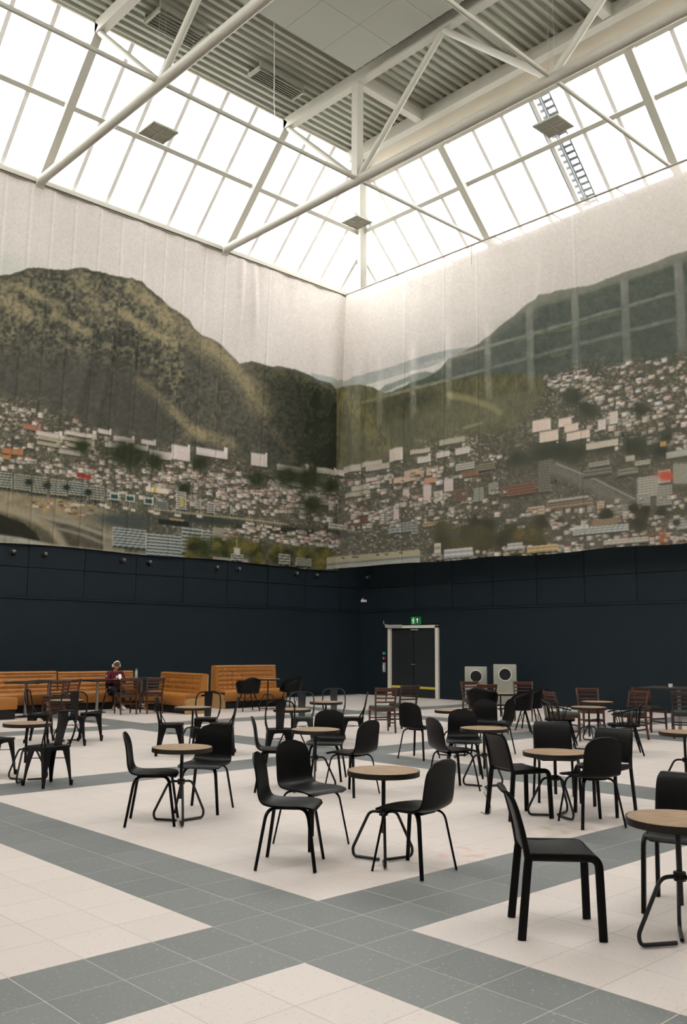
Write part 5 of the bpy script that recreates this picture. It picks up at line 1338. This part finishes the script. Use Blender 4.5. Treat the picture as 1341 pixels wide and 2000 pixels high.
for x, y, w, h, c in ((885, 930, 12, 6, (196, 190, 176)), (890, 908, 36, 14, (212, 204, 190)), (902, 922, 32, 12, (168, 130, 100)), (936, 908, 30, 14, (150, 142, 116)), (925, 955, 20, 22, (176, 176, 160)), (955, 945, 18, 22, (180, 180, 164)), (888, 958, 24, 24, (138, 110, 94)), (980, 952, 66, 20, (150, 104, 88)), (900, 980, 50, 5, (190, 180, 160))): office(x, y, w, h, c, max(2, int(h // 4)), tuple(0.55 * q for q in c))
for x, y, w, h, c in ((684, 1010, 40, 22, (128, 84, 70)), (722, 1000, 10, 24, (206, 200, 186)), (742, 1000, 8, 20, (210, 204, 190)), (752, 990, 14, 30, (176, 170, 156)), (760, 1018, 22, 26, (168, 172, 168)), (782, 1022, 26, 20, (160, 164, 162)), (804, 1014, 12, 32, (160, 160, 152)), (826, 1022, 50, 9, (196, 168, 126)), (640, 1022, 40, 12, (216, 206, 190))): office(x, y, w, h, c, max(2, int(h // 5)), tuple(0.6 * q for q in c))
scatter(110, [(660, 985), (990, 950)], [(660, 1040), (990, 1010)], 660, 990, 5, 12)
lay(blob(668, 1042, 22, 7) * 1.2, (74, 72, 64))
# houses on the right slope
scatter(330, [(1060, 738), (1110, 724), (1200, 712), (1341, 692), (1560, 660)], [(1060, 748), (1110, 770), (1200, 850), (1341, 880), (1560, 880)], 1062, 1560, 7, 14)
scatter(90, [(1110, 790), (1341, 720)], [(1110, 860), (1341, 880)], 1110, 1560, 8, 16)
for x, y, r in ((1150, 800, 16), (1120, 775, 18), (1250, 800, 14), (1300, 850, 14), (1180, 870, 18), (1240, 870, 22), (1290, 880, 18), (1090, 880, 24), (1120, 890, 20), (1060, 890, 20), (1010, 900, 20), (1140, 876, 14)): tree(x, y, r, (56, 62, 50))
for a in [(1040, 824, 35, 22, (232, 206, 188)), (1054, 846, 36, 20, (232, 206, 188)), (1090, 820, 26, 16, (230, 204, 186)), (1102, 832, 28, 14, (230, 204, 186)), (1106, 848, 46, 15, (232, 206, 188)), (1167, 822, 16, 20), (1190, 806, 16, 24), (1145, 868, 62, 12, (204, 192, 172)), (1222, 893, 18, 10, (214, 202, 180)), (1288, 864, 12, 9, (190, 146, 96)), (1300, 885, 50, 12, (190, 186, 174))]: slab(*a, win=False) if len(a) < 6 else slab(*a)
lay(soft(YY - 895 - 0.0 * XX, 40) * (XX > 985) * 0.5, mixc((70, 70, 60), (118, 112, 98), n_m))
# tram road, terraces and bigger blocks
lay(seg([(1075, 912), (1120, 930), (1170, 955), (1230, 985)], 15) * 0.95, mixc((104, 100, 92), (128, 124, 114), n_f)); lay(seg([(1085, 905), (1160, 935), (1240, 975)], 1.5), (160, 154, 142))
for x, y, w, h, c in ((1052, 902, 22, 62, (126, 124, 108)), (990, 950, 56, 22, (140, 98, 84)), (1030, 992, 34, 18, (206, 184, 150)), (1068, 984, 90, 14, (158, 136, 108)), (1070, 978, 80, 5, (200, 194, 180)), (1166, 980, 14, 16, (216, 180, 150)), (1140, 920, 54, 14, (128, 126, 116)), (1150, 905, 40, 10, (170, 164, 148)), (1206, 918, 40, 14, (150, 144, 124)), (1240, 902, 30, 10, (190, 180, 158)), (1245, 934, 40, 40, (186, 182, 166)), (1285, 920, 24, 26, (206, 196, 180)), (1190, 990, 46, 22, (158, 158, 142)), (1244, 966, 26, 26, (172, 170, 160)), (1282, 950, 30, 40, (168, 164, 152)), (1322, 1012, 40, 24, (182, 182, 176))): office(x, y, w, h, c, max(2, int(h // 5)), tuple(0.72 * q for q in c))
lay(blob(1300, 929, 14, 8) * 1.8, (206, 84, 62)); lay(soft(YY - 905, 4) * soft(945 - YY, 4) * (XX > 1313) * 0.8, (168, 164, 148))
scatter(240, [(985, 1000), (1341, 960)], [(985, 1070), (1341, 1050)], 985, 1560, 6, 14)
for k in range(80):
    x = rs.uniform(850, 1060); tree(x, 1018 + rs.uniform(0, 60), rs.uniform(6, 14), [(58, 60, 40), (86, 82, 46), (104, 92, 52), (48, 50, 38), (72, 70, 46)][rs.randint(5)])
for k in range(36):
    x = rs.uniform(1180, 1500); tree(x, 985 + rs.uniform(0, 55), rs.uniform(6, 13), [(54, 56, 42), (70, 70, 50), (46, 48, 38)][rs.randint(3)])
office(1118, 1034, 110, 14, (206, 202, 190), 3, (116, 126, 128)); quad(1156, 1016, 50, 14, (140, 120, 96)); quad(1120, 1028, 30, 6, (200, 196, 184))
lay(blob(1285, 1052, 18, 10) * 1.7, (172, 96, 58))
scatter(110, [(820, 1080), (1341, 1042)], [(820, 1098), (1341, 1066)], 825, 1560, 7, 14)
for x, y, w, h, c in ((848, 1062, 14, 26, (206, 198, 184)), (868, 1074, 54, 18, (206, 206, 204)), (1028, 1068, 62, 14, (214, 184, 130)), (990, 1062, 30, 14, (206, 202, 192)), (1180, 1056, 86, 10, (206, 194, 176))): office(x, y, w, h, c, 2, tuple(0.75 * q for q in c))
# long shed at the lower edge by the corner
for xx in range(637, 820):
    t = (xx - 637) / 183; y0 = 1090 - 16 * t; y1 = 1113 - 12 * t; a, m, b = int(y0) - OY, int(y0 + 12) - OY, int(y1) - OY
    cv_[a:m, xx - OX] = (176, 164, 134); cv_[m:m + 4, xx - OX] = (120, 122, 116); cv_[m + 4:b, xx - OX] = (166, 166, 156)
for x in (668, 688, 694, 735, 752, 780): quad(x, 1092 - 16 * (x - 637) / 183, 6, 3, (72, 72, 62))
# print grain and faint weave
lum_ = cv_.mean(-1, keepdims=True); cv_ = lum_ + (cv_ - lum_) * 0.88
cv_ = 255 * (np.clip(cv_, 0, 255) / 255) ** 0.90 + 2
cv_ = np.clip(112 + (cv_ - 112) * 1.14, 14, 246)
cv_ *= (0.95 + 0.10 * n_s)[..., None]
for ax in (0, 1): cv_ = 0.22 * np.roll(cv_, 1, ax) + 0.56 * cv_ + 0.22 * np.roll(cv_, -1, ax)
cv_ = np.clip(cv_, 0, 255)
lin_ = np.where(cv_ / 255 <= 0.04045, cv_ / 255 / 12.92, ((cv_ / 255 + 0.055) / 1.055) ** 2.4).astype(np.float32)

def banner(name, corner_fn, S0, S1, z_bot, z_top, step, seams, label):
    """corner_fn(s, z) -> fabric point without folds (also the print coordinate); folds push it towards the room"""
    ns, nz = int((S1 - S0) / step) + 1, int((z_top - 4.05) / step) + 1
    s = np.linspace(S0, S1, ns)[None, :].repeat(nz, 0); zb = z_bot(s) if callable(z_bot) else z_bot
    v = np.linspace(0, 1, nz)[:, None]; z = zb + (z_top - zb) * v
    P0, nrm_ = corner_fn(s, z)
    dx, dy, dz = P0[..., 0], P0[..., 1], P0[..., 2] - EYE
    f_ = np.array(cf); r_ = np.array(cr); u_ = np.array(cu)
    dep = dx * f_[0] + dy * f_[1] + dz * f_[2]
    px = CX + FPX * (dx * r_[0] + dy * r_[1] + dz * r_[2]) / dep; py = CY - FPX * (dx * u_[0] + dy * u_[1] + dz * u_[2]) / dep
    fx, fy = np.clip(px - OX, 1, PWD - 3), np.clip(py - OY, 1, PHT - 3); ix, iy = fx.astype(int), fy.astype(int); tx, ty = (fx - ix)[..., None], (fy - iy)[..., None]
    c = (lin_[iy, ix] * (1 - tx) + lin_[iy, ix + 1] * tx) * (1 - ty) + (lin_[iy + 1, ix] * (1 - tx) + lin_[iy + 1, ix + 1] * tx) * ty
    # folds: gentle vertical waves, a bundle of drapes, and a crease at each seam
    h = (z - zb) / (z_top - zb)
    off = 0.014 * np.sin(s * 4.1 + 0.6 * np.sin(z * 0.7)) + 0.012 * np.sin(s * 9.7 + z * 0.35 + 1.3) * (0.4 + 0.6 * h)
    for (s0, tilt, wd, am, zc, zw) in FOLDS[name]:
        off = off + 1.9 * am * np.exp(-((s - s0 - tilt * (z - zc)) / wd) ** 2) * np.exp(-((z - zc) / zw) ** 2)
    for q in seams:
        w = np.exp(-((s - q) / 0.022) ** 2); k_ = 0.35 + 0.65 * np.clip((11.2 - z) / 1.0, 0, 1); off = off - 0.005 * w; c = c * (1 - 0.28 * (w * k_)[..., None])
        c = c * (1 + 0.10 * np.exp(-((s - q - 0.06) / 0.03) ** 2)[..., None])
    off = off + 0.02 * np.sin(s * 3.3) * np.exp(-h * 14)
    Pp = P0 + nrm_ * off[..., None]
    me = bpy.data.meshes.new(name); n = ns * nz
    me.vertices.add(n); me.vertices.foreach_set('co', Pp.astype(np.float32).reshape(-1))
    idx = np.arange(n).reshape(nz, ns); q = np.stack([idx[:-1, :-1], idx[:-1, 1:], idx[1:, 1:], idx[1:, :-1]], -1).reshape(-1)
    nf = (nz - 1) * (ns - 1); me.loops.add(nf * 4); me.loops.foreach_set('vertex_index', q.astype(np.int32))
    me.polygons.add(nf); me.polygons.foreach_set('loop_start', (np.arange(nf) * 4).astype(np.int32)); me.polygons.foreach_set('loop_total', np.full(nf, 4, np.int32))
    me.update(calc_edges=True); me.shade_smooth()
    at = me.color_attributes.new('print', 'FLOAT_COLOR', 'POINT'); rgba = np.ones((n, 4), np.float32); rgba[:, :3] = np.clip(c, 0, 1).reshape(-1, 3); at.data.foreach_set('color', rgba.reshape(-1))
    me.materials.append(MATS['printed_mesh_fabric' if name == 'mountain_banner' else 'sheer_printed_fabric'])
    t = tag(empty(name, tuple(np.array(Pp[0, ns // 2])), 0), label, 'banner')
    cl = obj('printed_cloth', me, t); cl.location = -Vector(t.location)
    return t
FOLDS = {'mountain_banner': [(11.7, 0.10, 0.16, 0.10, 9.3, 2.0), (12.35, -0.02, 0.13, 0.09, 9.3, 2.2), (11.1, 0.16, 0.2, 0.07, 8.8, 1.6), (13.05, -0.16, 0.16, 0.09, 9.6, 1.6), (13.6, -0.22, 0.16, 0.05, 9.4, 1.3), (16.1, 0.02, 0.12, 0.08, 12.2, 1.6), (16.7, -0.05, 0.12, 0.06, 12.0, 1.5), (17.4, 0.0, 0.15, 0.04, 10.5, 3.0), (20.0, 0.0, 0.25, 0.06, 9.0, 4.0)],
         'town_banner': [(14.0, -0.10, 0.14, 0.10, 10.3, 1.3), (13.6, -0.12, 0.12, 0.08, 10.0, 1.3), (18.6, 0.05, 0.25, 0.06, 8.6, 2.0), (19.3, 0.02, 0.2, 0.05, 8.4, 2.0), (21.2, 0.0, 0.22, 0.07, 9.0, 4.0), (20.6, 0.0, 0.18, 0.05, 8.8, 3.5)]}
def left_fn(s, z):
    end = 20.88 - 0.42 * (13.6 - z) / 9.5; x = 5.6 + (s - 5.6) * (end - 5.6) / (20.75 - 5.6)
    y = np.full_like(s, YC - 0.13); return np.stack([x, y, z], -1), np.array([0, -1.0, 0])
def right_fn(s, z):
    lean = 0.42 * np.clip((13.6 - z) / 9.5, 0, 1) * np.clip((s - 14.0) / 8.0, 0, 1)
    return np.stack([20.6 - lean, s, z], -1), np.array([-1.0, 0, 0])
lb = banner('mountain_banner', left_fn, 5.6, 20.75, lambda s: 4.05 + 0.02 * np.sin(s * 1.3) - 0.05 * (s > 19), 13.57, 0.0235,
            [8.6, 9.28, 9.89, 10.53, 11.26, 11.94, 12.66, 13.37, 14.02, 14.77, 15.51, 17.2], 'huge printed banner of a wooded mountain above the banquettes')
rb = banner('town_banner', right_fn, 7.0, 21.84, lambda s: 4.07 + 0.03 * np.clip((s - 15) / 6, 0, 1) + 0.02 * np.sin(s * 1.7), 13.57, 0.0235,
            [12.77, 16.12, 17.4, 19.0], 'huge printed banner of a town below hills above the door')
rl = MB().tube([(20.6, 6.9, 13.60), (20.6, 21.86, 13.60)], 0.03, 10).mesh('hanging_rail', 'rail_grey'); o = obj('hanging_rail', rl, rb); o.location = -Vector(rb.location)
rl = MB().tube([(5.6, YC - 0.13, 13.59), (20.5, YC - 0.13, 13.59)], 0.025, 10).mesh('hanging_rail', 'rail_grey'); o = obj('hanging_rail', rl, lb); o.location = -Vector(lb.location)
for k in range(8):
    yy = 7.5 + k * 2.0
    o = obj('rail_bracket', MB().bar((20.6, yy, 13.60), (XC, yy, 13.60), 0.03, 0.03).mesh('rail_bracket', 'rail_grey', False), rb); o.location = -Vector(rb.location)
tag(obj('dangling_string', MB().tube([(20.56, 16.3, 13.6), (20.55, 16.31, 13.3), (20.54, 16.30, 12.95)], 0.008, 6).mesh('dangling_string', 'rail_grey')), 'short grey string dangling before the top of the town banner', 'string')
